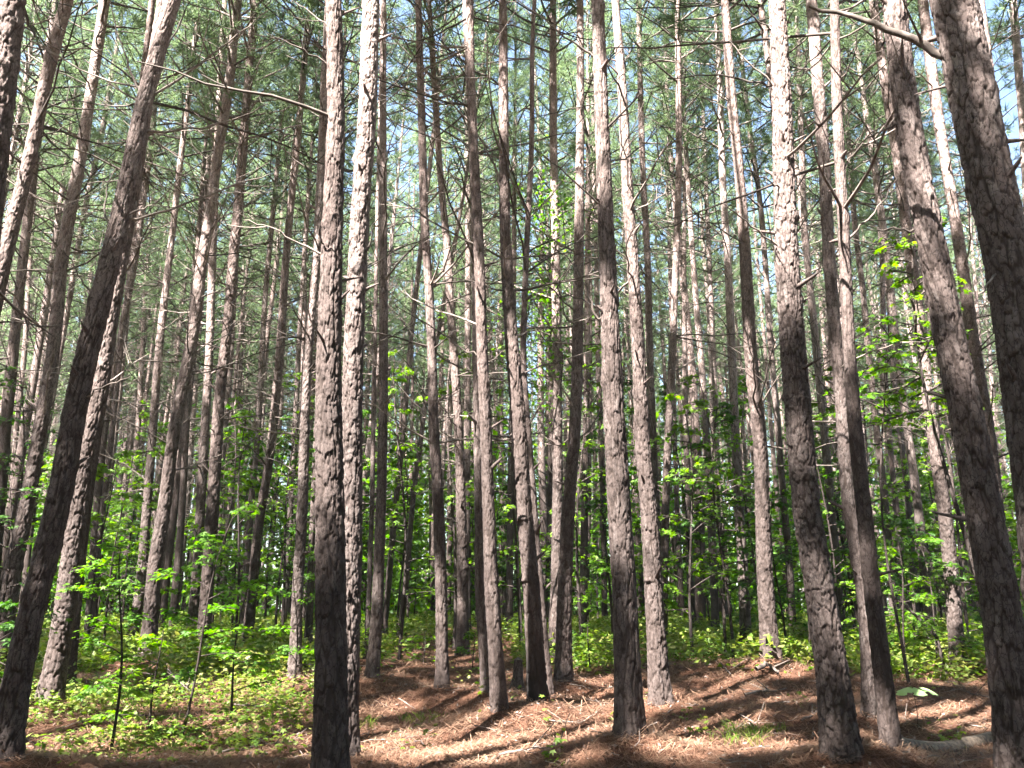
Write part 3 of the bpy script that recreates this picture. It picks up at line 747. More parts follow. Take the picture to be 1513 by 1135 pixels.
zone_names = ['at the left end', 'left of the middle', 'right of the middle', 'at the right end']
far_spots = []
tries = 0
while len(far_spots) < 220 and tries < 30000:
    tries += 1
    y = 16 + 50 * rng.random() ** .9
    x = rng.uniform(-.70, .70) * y
    if not clear_of(x, y, BASES, 1.6) or not clear_of(x, y, far_spots, 1.7): continue
    far_spots.append((x, y))
far_spots.sort(key=lambda s: s[1])
used = set()
for i, (x, y) in enumerate(far_spots):
    k = i % len(models)
    root, tr, cr, _ = models[k]
    if k in used:
        n = root.copy(); COL.objects.link(n)
        for c in (tr, cr):
            d = c.copy(); COL.objects.link(d); d.parent = n
        root = n
    used.add(k)
    root.location = (x, y, float(gz(x, y)))
    s = rng.uniform(.88, 1.12)
    root.scale = (s * rng.uniform(.85, 1.15),) * 2 + (s,)
    root.rotation_euler = (rng.normal() * .022, rng.normal() * .022, rng.uniform(0, 6.28))
    u = x / y
    zone = 0 if u < -.31 else 1 if u < 0 else 2 if u < .31 else 3
    band = 'slim pine standing mid distance' if y < 30 else ('thin pine well back' if y < 48 else 'very thin pine far back')
    tag(root, f'{band}, {zone_names[zone]} of the view', 'pine tree', f'{band.replace("pine", "pines")} {zone_names[zone]}')

# ------------------------------------------------------------------ leaves
STAR = []
for k in range(5):
    a = math.radians(-110 + 55 * k) + math.pi / 2
    STAR.append((math.cos(a), math.sin(a), 1.0 if k == 2 else .9 if k in (1, 3) else .62))
def star_leaves(C, Nn, size, r):
    """five-lobed leaves: centre, lobes and notches, slightly folded"""
    T = len(C)
    Nn = Nn / (np.linalg.norm(Nn, axis=1)[:, None] + 1e-9)
    a = r.normal(size=(T, 3)); X = np.cross(Nn, a); X /= np.linalg.norm(X, axis=1)[:, None] + 1e-9
    Yv = np.cross(Nn, X)
    out = []
    base = (0.0, -.12, 0)
    shape = [(0, -.18)]
    for k, (cx, cy, s) in enumerate(STAR):
        a0 = math.atan2(cy, cx)
        shape.append((cx * s, cy * s))
        if k < 4:
            a1 = a0 + math.radians(27); shape.append((math.cos(a1) * .42, math.sin(a1) * .42))
    shape = np.array(shape)                       # outline: stem notch, 5 tips, 4 notches
    n = len(shape)
    sz = size * r.uniform(.6, 1.2, size=(T, 1, 1))
    dz = -.22 * (shape ** 2).sum(1)
    V = C[:, None] + sz * (shape[None, :, 0:1] * X[:, None] + shape[None, :, 1:2] * Yv[:, None] + dz[None, :, None] * Nn[:, None])
    Vc = np.concatenate([C[:, None], V], 1)       # + centre
    m = n + 1
    idx = np.arange(T)[:, None, None] * m
    tri = np.array([[0, 1 + k, 1 + (k + 1) % n] for k in range(n)])
    return Vc.reshape(-1, 3), (idx + tri[None]).reshape(-1, 3)

def kite_leaves(C, Nn, size, r, elong=1.0):
    T = len(C)
    Nn = Nn / (np.linalg.norm(Nn, axis=1)[:, None] + 1e-9)
    a = r.normal(size=(T, 3)); X = np.cross(Nn, a); X /= np.linalg.norm(X, axis=1)[:, None] + 1e-9
    Yv = np.cross(Nn, X)
    sz = size * r.uniform(.6, 1.25, size=(T, 1))
    V = np.stack([C - X * sz * elong, C + Yv * sz * .55 - Nn * sz * .12, C + X * sz * elong, C - Yv * sz * .55 - Nn * sz * .12], 1).reshape(-1, 3)
    return V, np.arange(T * 4).reshape(-1, 4)

def sapling(x, y, height, spread, nleaf, label, size=.055, star=True, mat=None, group=None, lean=(0, 0), z0=.12, seed=0, name='sapling', cat='sapling', stem_r=None, flat=.75):
    r = np.random.default_rng(5000 + seed)
    zg = float(gz(x, y))
    root = empty(name, (x, y, zg)); tag(root, label, cat, group)
    t = np.linspace(0, 1, 10)
    S = np.stack([lean[0] * t + .05 * height * np.sin(t * 4 + seed) * t, lean[1] * t + .04 * height * np.sin(t * 3 + seed * 2) * t, height * t - .05], 1)
    sr = stem_r or (.006 + .0045 * height)
    sparts = [(*tube(S, sr * (1 - .8 * t) + .002, 7), 0, True)]
    nb = int(np.clip(height * 5, 6, 26))
    C, Nn = [], []
    per = max(3, nleaf // nb)
    for b in range(nb):
        f = z0 + (1 - z0) * (b + r.random()) / nb
        p0 = np.array([np.interp(f, t, S[:, k]) for k in range(3)])
        az = r.uniform(0, 6.28); el = math.radians(r.uniform(0, 38))
        Lb = spread * (1.1 - .75 * f) * r.uniform(.6, 1.2)
        tt = np.linspace(0, 1, 5)
        B = p0 + np.array([math.cos(az) * math.cos(el), math.sin(az) * math.cos(el), math.sin(el)]) * (tt * Lb)[:, None]
        B[:, 2] -= .18 * Lb * tt * tt
        sparts.append((*tube(B, sr * .4 * (1 - .7 * tt) + .0012, 4), 0, True))
        ntw = int(np.clip(per // 5, 2, 6)); left_ = per
        for w_ in range(ntw + 1):
            if w_ == 0: q0, a2, l2 = B[0] * .5 + B[2] * .5, az, Lb * .55
            else:
                f2 = r.uniform(.25, .95); q0 = np.array([np.interp(f2, tt, B[:, k]) for k in range(3)]); a2 = az + (1 if w_ % 2 else -1) * r.uniform(.5, 1.1); l2 = Lb * r.uniform(.3, .6) * (1.15 - .5 * f2)
            d2 = np.array([math.cos(a2), math.sin(a2), r.uniform(-.15, .35)])
            W = q0 + d2 * (np.linspace(0, 1, 4) * l2)[:, None]; W[:, 2] -= .22 * l2 * np.linspace(0, 1, 4) ** 2
            if w_: sparts.append((*tube(W, sr * .2 * np.array([1, .8, .6, .35]) + .0012, 4), 0, True))
            else: W = B[1:]
            m_ = max(2, per // (ntw + 1)); q = r.uniform(.1, 1.08, m_) * 3
            c = np.stack([np.interp(q, np.arange(4), W[:, k]) for k in range(3)], 1)
            sd2 = np.array([-math.sin(a2), math.cos(a2), 0]); off = r.choice([-1, 1], m_) * r.uniform(.4, 1.3, m_) * size
            c = c + sd2 * off[:, None] + r.normal(size=c.shape) * np.array([.01, .01, .012]) * 1.5
            n = r.normal(size=c.shape) * (1 - flat) * .8; n[:, 2] += flat
            n += d2 * .25 + sd2 * (np.sign(off) * .25)[:, None]
            C.append(c); Nn.append(n)
    C = np.concatenate(C); Nn = np.concatenate(Nn)
    link('stem', mk_mesh('stem', sparts, [M_STEM]), root)
    v, f = (star_leaves if star else kite_leaves)(C, Nn, size, r)
    link('foliage', mk_mesh('foliage', [(v, f, 0, False)], [mat or M_LEAF]), root)
    return root

def place(px, py):
    Yg = ground_hit(px, py); p, _ = at(px, py, Yg); return p[0], Yg
def at_depth(px, Y):
    p, _ = at(px, 900, Y); return p[0], Y

sd = 0
def sap(px, Y, height, spread, nleaf, label, **kw):
    global sd
    sd += 1
    x, y = at_depth(px, Y)
    return sapling(x, y, height, spread, nleaf, label, seed=sd, **kw)

SG = 'saplings'
# near ones
sap(188, 7.6, 1.75, .75, 440, 'dark stemmed sapling in the left foreground with leaves from knee height up', size=.045, mat=M_LEAF, z0=.35, stem_r=.013, lean=(-.06, .1))
sap(285, 8.0, 2.1, .9, 620, 'tall thin sapling with spreading leafy sprays right of the dark stemmed sapling at left', size=.045, mat=M_LEAF, z0=.25, stem_r=.012, lean=(.3, .1))
sap(355, 8.6, 1.3, .8, 480, 'low sapling beside the tall thin sapling at left', size=.043, mat=M_LEAF, z0=.2)
sap(240, 8.2, .95, .65, 420, 'knee high sapling with bright sprays in the left ground cover', size=.043, mat=M_LEAFY, z0=.2)
sap(20, 7.4, 1.3, .6, 300, 'leafy sapling at the left edge beside the dark leaning front pine', size=.045, mat=M_LEAFD, z0=.3)
sap(-10, 8.2, 2.3, .8, 260, 'sapling half out of the left edge', size=.045, mat=M_LEAFD, z0=.25)
sap(440, 10.5, 1.5, .8, 520, 'leafy sapling left of the two large front trunks', size=.043, mat=M_LEAF, z0=.15)
sap(545, 11.6, 1.0, .5, 200, 'small bright shrub at the foot of the dark pine by the track', size=.05, mat=M_LEAFY, z0=.1)
sap(1470, 8.3, 5.2, 1.0, 640, 'tall bright sapling rising between the two big leaning pines at right', size=.062, mat=M_LEAFY, z0=.55, lean=(-.3, 0))
sap(1330, 11.0, 4.7, 1.3, 420, 'tall sapling holding flat leafy sprays left of the big leaning right pine', size=.075, mat=M_LEAF, z0=.72, stem_r=.02)
sap(1330, 12.4, 2.0, 1.1, 560, 'bushy sapling on the left of the right hand thicket', size=.055, mat=M_LEAFY, z0=.1)
sap(1375, 13.4, 2.2, 1.2, 600, 'bushy sapling in the middle of the right hand thicket', size=.055, mat=M_LEAF, z0=.1)
sap(1455, 12.0, 1.6, .9, 420, 'low dark bush behind the fallen boughs at right', size=.05, mat=M_LEAFD, z0=.1)
sap(1295, 14.0, 1.7, 1.0, 420, 'low bush just left of the right hand thicket', size=.055, mat=M_LEAFY, z0=.1)
sap(1425, 15.0, 2.8, 1.2, 560, 'tall leafy bush behind the crooked pine at right', size=.06, mat=M_LEAFY, z0=.15)
sap(870, 12.2, 1.15, .4, 110, 'wispy sapling right of the dark pine with the broad foot', size=.06, mat=M_LEAFY, z0=.25)
sap(700, 12.8, .6, .5, 170, 'small green shrub between the pines left of the charred pine', size=.05, mat=M_LEAF, z0=.1)
sap(628, 13.4, .55, .5, 170, 'small bright shrub beside the head of the track', size=.05, mat=M_LEAFY, z0=.1)
sap(780, 12.6, .9, .25, 50, 'tiny seedling beside the little stump', size=.05, mat=M_LEAFY, z0=.3)
# tall bright saplings catching the light between the middle trunks
for (px_, Y_, h_, sp_, n_, lab_) in [
    (592, 15.0, 5.6, 1.1, 620, 'tall yellowish sapling behind the dark pine beside the track'),
    (672, 16.2, 6.6, 1.2, 620, 'tall bright sapling behind the pine with the sunlit mid trunk'),
    (770, 15.5, 7.2, 1.1, 560, 'tall slender bright sapling rising behind the charred pine'),
    (860, 15.8, 6.2, 1.2, 640, 'tall bright sapling left of the central front pine'),
    (1020, 14.2, 4.6, 1.3, 700, 'bright spreading sapling on the green bank right of the pale scarred pine'),
    (1068, 15.6, 5.4, 1.2, 640, 'tall bright sapling beside the black shaded pine right of centre'),
    (1235, 15.2, 4.4, 1.2, 620, 'bright sapling behind the large front pine right of centre'),
    (350, 15.4, 4.6, 1.3, 680, 'bright sapling behind the dark crossing pair of pines'),
    (420, 17.5, 5.8, 1.3, 640, 'tall bright sapling left of the two large front trunks, far behind'),
    (160, 15.0, 3.6, 1.3, 620, 'bright bushy sapling behind the bright leaning left pine'),
    (1290, 17.0, 6.0, 1.3, 640, 'tall bright sapling behind the right thicket'),
    (1425, 17.5, 6.6, 1.4, 680, 'tall bright sapling far behind the big leaning right pine')]:
    sap(px_, Y_, h_, sp_, n_, lab_, size=.075, mat=M_LEAFY, z0=.15, flat=.6)
# the climber on the central pine
def climber():
    h = [q for q in HERO if 'climbing green leaves' in q['t']['label']][0]
    r = np.random.default_rng(99)
    P, R, Y = h['P'], h['R'], h['Y']
    org = np.array([np.interp(h['zg'], P[:, 2], P[:, 0]), Y, h['zg']])
    root = empty('climbing_vine', org); tag(root, 'climbing vine with green leaves wound round the upper trunk of a central pine', 'vine')
    Z = np.linspace(h['zg'], 9.6, 120)
    a = Z * 2.2
    S = np.stack([np.interp(Z, P[:, 2], P[:, 0]) + (np.interp(Z, P[:, 2], R) + .012) * np.cos(a), np.interp(Z, P[:, 2], P[:, 1]) + (np.interp(Z, P[:, 2], R) + .012) * np.sin(a), Z], 1)
    link('stem', mk_mesh('stem', [(*tube(S - org, np.full(120, .010), 6), 0, True)], [M_STEM]), root)
    z = np.concatenate([r.normal(8.4, .45, 520), r.uniform(4.6, 7.2, 460), r.uniform(5.4, 6.6, 220)])
    c = np.stack([np.interp(z, P[:, 2], P[:, 0]), np.interp(z, P[:, 2], P[:, 1]), z], 1)
    sc = np.concatenate([np.full(520, .36), np.full(460, .30), np.full(220, .5)])
    c += r.normal(size=c.shape) * np.array([1, 1, .35]) * sc[:, None]
    c[520:, 0] -= .18
    n = r.normal(size=c.shape) * .5; n[:, 2] += .8
    v, f = star_leaves(c - org, n, .055, r)
    link('foliage', mk_mesh('foliage', [(v, f, 0, False)], [M_LEAF]), root)
climber()

# understory saplings through the wood
spots = []
r = np.random.default_rng(12)
n_s = 0; tries = 0
while n_s < 160 and tries < 5000:
    tries += 1
    y = 13.5 + 26 * r.random() ** 1.1; u = r.uniform(-.66, .66); x = u * y
    if abs(u + .08) < .10 and y < 17: continue
    if not clear_of(x, y, BASES, .6) or not clear_of(x, y, spots, 1.0): continue
    spots.append((x, y)); n_s += 1
    hgt = r.uniform(1.6, 4.4) + (y > 16) * r.uniform(0, 3.6)
    zone = 0 if u < -.31 else 1 if u < 0 else 2 if u < .31 else 3
    k = r.integers(0, 3)
    mat = [M_LEAF, M_LEAFY, M_LEAFD][k]; tone = ['mid green', 'bright yellowish', 'dark green'][k]
    size_w = 'tall' if hgt > 3.6 else 'low'
    lab = f'{size_w} {tone} broadleaf sapling among pines, {zone_names[zone]} of the view'
    sapling(x, y, hgt, r.uniform(.7, 1.3), int(r.uniform(300, 560) * (1 if hgt < 3 else 1.7)), lab, size=.07 if y < 20 else .085, star=y < 18, mat=mat,
            group=f'{size_w} {tone} saplings {zone_names[zone]}', seed=200 + n_s, z0=r.uniform(.1, .4), flat=.6)

# ------------------------------------------------------------------ far thicket behind everything
r = np.random.default_rng(31)
n = 150000
y = r.uniform(27, 68, n); x = r.uniform(-.72, .72, n) * y
hh = 4.2 + 5.5 * (vnoise(x * .25, y * .25, 4) + .5)
z = gz(x, y) + hh * r.random(n) ** 1.3
keep = vnoise(x * .4, z * .5 + y * .1, 8) + .15 * r.normal(size=n) > -.02
c = np.stack([x, y, z], 1)[keep]
nn = r.normal(size=c.shape) * .6; nn[:, 2] += .5
v, f = kite_leaves(c, nn, .15, r)
o = link('thicket', mk_mesh('thicket', [(v, f, 0, False)], [M_LEAF])); tag(o, 'far green thicket of broadleaf bushes closing the view low between the trunks', 'thicket', kind='stuff')

# far-off wood beyond the counted pines
r = np.random.default_rng(37)
tp, cc, dd = [], [], []
for q in range(760):
    yq = 30 + 78 * r.random() ** 1.1; xq = r.uniform(-.75, .75) * yq
    if not clear_of(xq, yq, BASES + far_spots, .7): continue
    zq = float(gz(xq, yq)); Hq = r.uniform(17, 23)
    Zq = np.linspace(0, Hq, 7)
    tp.append((*tube(np.stack([xq + r.normal(size=7).cumsum() * .06, yq + 0 * Zq, zq + Zq], 1), r.uniform(.055, .11) * (1 - Zq / Hq) ** .7 + .02, 6), 0, True))
    nq = 105; f_ = r.random(nq); zz = zq + Hq * (.45 + .55 * f_); rad = 2.0 * (1 - f_ ** 1.7) + .2
    a_ = r.uniform(0, 6.28, nq); k_ = r.random(nq) ** .5
    cc.append(np.stack([xq + rad * k_ * np.cos(a_), yq + rad * k_ * np.sin(a_), zz], 1)); dd.append(np.stack([np.cos(a_), np.sin(a_), .4 + 0 * a_], 1))
v, f = needles(np.concatenate(cc), np.concatenate(dd), 10, .34, .055, r=r)
o = link('far_wood', mk_mesh('far_wood', tp + [(v, f, 1, False)], [M_BARKF, M_NEEDLE])); tag(o, 'far off pine wood closing the view behind the counted pines', 'wood', kind='stuff')

# the wood going on behind the viewpoint and to both sides
r = np.random.default_rng(38)
tp, cc, dd = [], [], []
q = 0
while q < 210:
    xq, yq = r.uniform(-52, 52), r.uniform(-42, 62)
    if math.hypot(xq, yq - 4) < 13 or (yq > -14 and abs(xq) < 15 and yq < 15) or (yq > 0 and abs(xq) < .74 * yq + 4): continue
    q += 1; zq = float(gz(xq, yq)); Hq = r.uniform(17, 22)
    Zq = np.linspace(-.2, Hq, 9)
    tp.append((*tube(np.stack([xq + r.normal(size=9).cumsum() * .05, yq + 0 * Zq, zq + Zq], 1), .14 * (1 - np.maximum(Zq, 0) / Hq) ** .7 + .02, 7), 0, True))
    nq = 330; f_ = r.random(nq); zz = zq + Hq * (.45 + .55 * f_); rad = 2.2 * (1 - f_ ** 1.7) + .2
    a_ = r.uniform(0, 6.28, nq); k_ = r.random(nq) ** .5
    cc.append(np.stack([xq + rad * k_ * np.cos(a_), yq + rad * k_ * np.sin(a_), zz], 1)); dd.append(np.stack([np.cos(a_), np.sin(a_), .4 + 0 * a_], 1))
cc = np.concatenate(cc); dd = np.concatenate(dd); k = carve(cc, .25)
v, f = needles(cc[k], dd[k], 12, .32, .05, r=r)
n = 90000
a_ = r.uniform(0, 6.28, n); rad = r.uniform(16, 44, n); x = rad * np.cos(a_) * 1.1; y = 4 + rad * np.sin(a_)
k = ~((y > 0) & (np.abs(x) < .74 * y + 4)); x, y = x[k], y[k]
c = np.stack([x, y, gz(x, y) + 6.0 * r.random(len(x)) ** 1.2], 1)
nn = r.normal(size=c.shape) * .8; nn[:, 2] += .4
vl, fl = kite_leaves(c, nn, .17, r)
o = link('surrounding_wood', mk_mesh('surrounding_wood', tp + [(v, f, 1, False), (vl, fl, 2, False)], [M_BARKF, M_NEEDLE, M_LEAFD])); tag(o, 'pine wood with undergrowth going on to both sides and behind the viewpoint', 'wood', kind='stuff')

# ------------------------------------------------------------------ ground
def grid_axis(lim_near, step, lim_far):
    a = list(np.arange(-lim_near, lim_near + 1e-6, step)); s = step; v = lim_near
    out = []
    while v < lim_far: s *= 1.25; v += s; out.append(v)
    return np.array([-q for q in out[::-1]] + a + out)
gx = grid_axis(14, .09, 400); gy0 = grid_axis(11, .09, 400) + 9
GX, GY = np.meshgrid(gx, gy0)
GZ = gz(GX, GY) + .012 * vnoise(GX * 9, GY * 9, 11) + .008 * vnoise(GX * 19, GY * 19, 12)
# straw heaped around the feet of the pines
for (bx, by) in BASES:
    if by < 20: GZ += .13 * np.exp(-((GX - bx) ** 2 + (GY - by) ** 2) / .26)
nx, ny = len(gx), len(gy0)
i = np.arange(ny - 1)[:, None]; j = np.arange(nx - 1)[None]
Fg = np.stack([i * nx + j, i * nx + j + 1, (i + 1) * nx + j + 1, (i + 1) * nx + j], -1).reshape(-1, 4)
o = link('ground', mk_mesh('ground', [(np.stack([GX, GY, GZ], -1).reshape(-1, 3), Fg, 0, True)], [M_GROUND]))
tag(o, 'forest floor covered in red brown pine straw', 'ground', kind='structure')
def gzz(x, y):
    z = gz(x, y)
    for (bx, by) in BASES:
        if by < 20: z = z + .13 * np.exp(-((x - bx) ** 2 + (y - by) ** 2) / .26)
    return z

# loose straw
r = np.random.default_rng(41)
n = 150000
y = 5.2 + 13 * r.random(n) ** 1.4; x = r.uniform(-.68, .68, n) * y
z = gzz(x, y) + r.uniform(.004, .035, n)
a = r.uniform(0, 6.28, n); ln = r.uniform(.06, .13, n)
d = np.stack([np.cos(a), np.sin(a), r.normal(size=n) * .22], 1); s_ = np.stack([-np.sin(a), np.cos(a), np.zeros(n)], 1)
w_ = (.0018 + .00022 * y)[:, None]
C = np.stack([x, y, z], 1)
V = np.stack([C - d * ln[:, None] - s_ * w_, C - d * ln[:, None] + s_ * w_, C + d * ln[:, None]], 1).reshape(-1, 3)
o = link('pine_straw', mk_mesh('pine_straw', [(V, np.arange(3 * n).reshape(-1, 3), 0, False)], [M_STRAW])); tag(o, 'loose fallen pine needles strewn over the forest floor', 'pine straw', kind='stuff')

# ground cover
r = np.random.default_rng(43)
n = 260000
y = 6.2 + 26 * r.random(n) ** 1.25; u = r.uniform(-.68, .68, n); x = u * y
px, py, _ = project(np.stack([x, y, gz(x, y)], 1))
nz = vnoise(x * .9, y * .9, 21) + .6 * vnoise(x * 2.3, y * 2.3, 22)
left = np.clip((-1.75 - x - .02 * (y - 8)) / .7, 0, 1) * np.clip((y - 7.0) / 1.2, 0, 1)
back = np.clip((y - 11.3 - 2.2 * np.clip(x - 4, 0, 2)) / 1.5, 0, 1) * (np.abs(x + .9) > .9)
far = np.clip((y - 15) / 3, 0, 1)
dens = np.clip(1.05 * left * (.42 + 1.8 * nz), 0, 1) + back * np.clip(.30 + 1.1 * nz, 0, 1) + .5 * far * np.clip(.35 + nz, 0, 1)
rf = np.clip((y - 11.5) / 1, 0, 1) * (x > 4.0) * .55
sprig = (vnoise(x * 3.1, y * 3.1, 23) > .36) * (y < 11) * .22
dens = np.clip(dens + rf + sprig, 0, 1)
k = r.random(n) < dens
x, y = x[k], y[k]
hgt = r.random(len(x)) ** 1.3 * (.09 + .20 * np.clip(vnoise(x * 1.3, y * 1.3, 24) + .5, 0, 1) + .16 * (y > 11))
c = np.stack([x, y, gzz(x, y) + .015 + hgt], 1)
nn = r.normal(size=c.shape) * .35; nn[:, 2] += .9
near = y < 11.5
p1 = star_leaves(c[near], nn[near], .042, r); p2 = kite_leaves(c[~near], nn[~near], .060, r)
o = link('ground_cover', mk_mesh('ground_cover', [(p1[0], p1[1], 0, False), (p2[0], p2[1], 0, False)], [M_COVER])); tag(o, 'low green seedlings and creepers spread over the forest floor', 'ground cover', kind='stuff')

# twigs and shed bark among the straw
r = np.random.default_rng(47)
parts = []
for q in range(620):
    yq = 5.6 + 11 * r.random() ** 1.3; xq = r.uniform(-.66, .66) * yq; zq = float(gzz(xq, yq)) + r.uniform(.008, .03)
    a = r.uniform(0, 6.28); l_ = r.uniform(.06, .34) ; t3 = np.linspace(-.5, .5, 4)
    P = np.array([xq, yq, zq]) + np.array([math.cos(a), math.sin(a), r.normal() * .12]) * (t3 * l_)[:, None] + r.normal(size=(4, 3)) * .008
    parts.append((*tube(P, r.uniform(.0025, .007) * np.array([1, .9, .75, .5]), 5), 0, True))
n = 5200
y = 5.6 + 9 * r.random(n) ** 1.3; x = r.uniform(-.66, .66, n) * y
bi = r.integers(0, len(BASES), n); near_b = r.random(n) < .5
bb = np.array(BASES)[bi]; okb = near_b & (bb[:, 1] < 14)
x = np.where(okb, bb[:, 0] + r.normal(size=n) * .28, x); y = np.where(okb, bb[:, 1] + r.normal(size=n) * .28, y)
c = np.stack([x, y, gzz(x, y) + r.uniform(.006, .03, n)], 1); nn = r.normal(size=c.shape) * .4; nn[:, 2] += .8
v, f = kite_leaves(c, nn, .016, r, 1.3)
parts.append((v, f, 0, False))
o = link('twig_litter', mk_mesh('twig_litter', parts, [M_DEAD])); tag(o, 'small dead twigs and shed bark flakes scattered in the straw', 'litter', kind='stuff')

# grass tufts
def grass_tuft(px, py, label, nb=170, h_=.13):
    xx, yy_ = place(px, py); zg = float(gzz(xx, yy_))
    rr = np.random.default_rng(int(px)); root = (xx, yy_, zg)
    a = rr.uniform(0, 6.28, nb); q = rr.random(nb) ** .5 * .26
    b = np.stack([np.cos(a) * q, np.sin(a) * q, np.zeros(nb)], 1)
    dd = rr.normal(size=(nb, 3)) * .45; dd[:, 2] = 1; L_ = h_ * rr.uniform(.5, 1.1, (nb, 1))
    s2 = np.cross(dd, rr.normal(size=(nb, 3))); s2 /= np.linalg.norm(s2, axis=1)[:, None]
    mid = b + dd * L_ * .55; tip = b + dd * L_ + np.stack([dd[:, 0], dd[:, 1], -.5 * np.ones(nb)], 1) * L_ * .4
    V = np.stack([b - s2 * .003, b + s2 * .003, mid + s2 * .002, tip, mid - s2 * .002], 1).reshape(-1, 3)
    o = link('grass_tuft', mk_mesh('grass_tuft', [(V, np.arange(nb * 5).reshape(-1, 5), 0, False)], [M_COVER]), None, root)
    tag(o, label, 'grass')
grass_tuft(1115, 1085, 'pale green grass tuft growing in the straw between the central and right front pines')
grass_tuft(1090, 1098, 'smaller grass tuft left of the pale green one in the straw', 90)
grass_tuft(625, 1068, 'grass tuft on the mound beside the track', 110)
grass_tuft(520, 1075, 'grass tuft at the right foot of the two large trunks', 120)

# ------------------------------------------------------------------ things lying on the floor
def stick(pxs, label, r0=.014, name='fallen_branch', cat='branch', lift=.02, twigs=4, mat=None, seed=0):
    rr = np.random.default_rng(700 + seed)
    Q = []
    for q in pxs:
        xx, yy_ = place(q[0], q[1]); Q.append([xx, yy_, float(gzz(xx, yy_)) + (q[2] if len(q) > 2 else lift)])
    Q = np.array(Q); s = np.linspace(0, len(Q) - 1, 14)
    Qs = np.stack([np.interp(s, np.arange(len(Q)), Q[:, k]) for k in range(3)], 1)
    Qs[1:-1] += rr.normal(size=(12, 3)) * r0 * .5
    org = Qs[0].copy(); t = np.linspace(0, 1, 14)
    parts = [(*tube(Qs - org, r0 * (1 - .6 * t), 8), 0, True)]
    for _ in range(twigs):
        q = Qs[rr.integers(3, 13)] - org; dd = rr.normal(size=3); dd[2] = abs(dd[2]) * .4; dd /= np.linalg.norm(dd)
        t3 = np.linspace(0, 1, 4); parts.append((*tube(q + dd * (t3 * rr.uniform(.12, .4))[:, None], r0 * .35 * (1 - .6 * t3) + .001, 5), 0, True))
    o = link(name, mk_mesh(name, parts, [mat or M_DEAD]), None, org); tag(o, label, cat); return o

stick([(735, 1122), (790, 1115), (840, 1113)], 'thin dark stick lying in the straw left of the central front pine', .014, seed=1)
stick([(810, 1082), (860, 1078), (905, 1045)], 'bare twig in the straw between the charred pine and the central front pine', .009, seed=2)
stick([(1050, 978), (1068, 990), (1080, 1003)], 'grey leaning stick in front of the green bank', .016, seed=3, lift=.05)
stick([(1118, 997), (1135, 993), (1150, 1003)], 'short curved black stub at the foot of the pale speckled pine', .035, seed=4, twigs=1, lift=.06)
stick([(1100, 1030), (1130, 1025), (1162, 1020)], 'dark stick under the small bush near the pale speckled pine', .018, seed=5)
stick([(1070, 1088), (1100, 1075), (1125, 1070)], 'thin twig beside the grass in the straw', .007, seed=6)
stick([(1185, 1075), (1210, 1065), (1255, 1052)], 'brown stick crossing behind the large front pine right of centre', .013, seed=7)
stick([(1400, 1010), (1440, 1030), (1475, 1035)], 'straight dry stick on the straw near the right edge', .012, seed=8)
stick([(1310, 1042), (1330, 1075), (1370, 1093)], 'thin bent twig near the pale seedling at right', .006, seed=9, twigs=2)
stick([(1430, 905, .5), (1450, 950, .25), (1470, 985, .03)], 'leaning dry bough at the right edge of the thicket', .02, seed=10, twigs=8)
stick([(1465, 925, .4), (1440, 960, .25), (1400, 975, .05)], 'tangled dry bough behind the crooked pine at right', .018, seed=11, twigs=10)
stick([(345, 1060), (395, 1062), (440, 1068)], 'bent pale stick in the left ground cover', .010, seed=12, lift=.12)
stick([(205, 990), (250, 996), (290, 998)], 'pale dry stick raised over the left ground cover', .012, seed=13, lift=.22)
stick([(245, 1015), (262, 1035), (278, 1050)], 'pale crooked stick standing in the left ground cover', .010, seed=14, lift=.2)
stick([(40, 1020), (90, 1022), (160, 1020)], 'grey fallen limb behind the bright left pine', .022, seed=15)
stick([(320, 1118), (380, 1108), (450, 1095)], 'dark stick in the shade left of the two large trunks', .013, seed=16)
stick([(560, 1120), (620, 1100), (640, 1128)], 'thin curved twig on the track', .006, seed=17, twigs=2)
# leaning dead stem in the thicket
p0, _ = at(1393, 952, 12.6); p1, _ = at(1315, 880, 12.9)
t = np.linspace(0, 1, 10); Q = p0 + (p1 - p0) * t[:, None]; Q[:, 2] += .06 * np.sin(t * 3)
Q[0, 2] = float(gzz(Q[0, 0], Q[0, 1])) 
o = link('leaning_stem', mk_mesh('leaning_stem', [(*tube(Q - Q[0], .03 * (1 - .5 * t), 8), 0, True)], [M_STEM]), None, Q[0]); tag(o, 'dark dead stem leaning left out of the right hand thicket', 'dead stem')

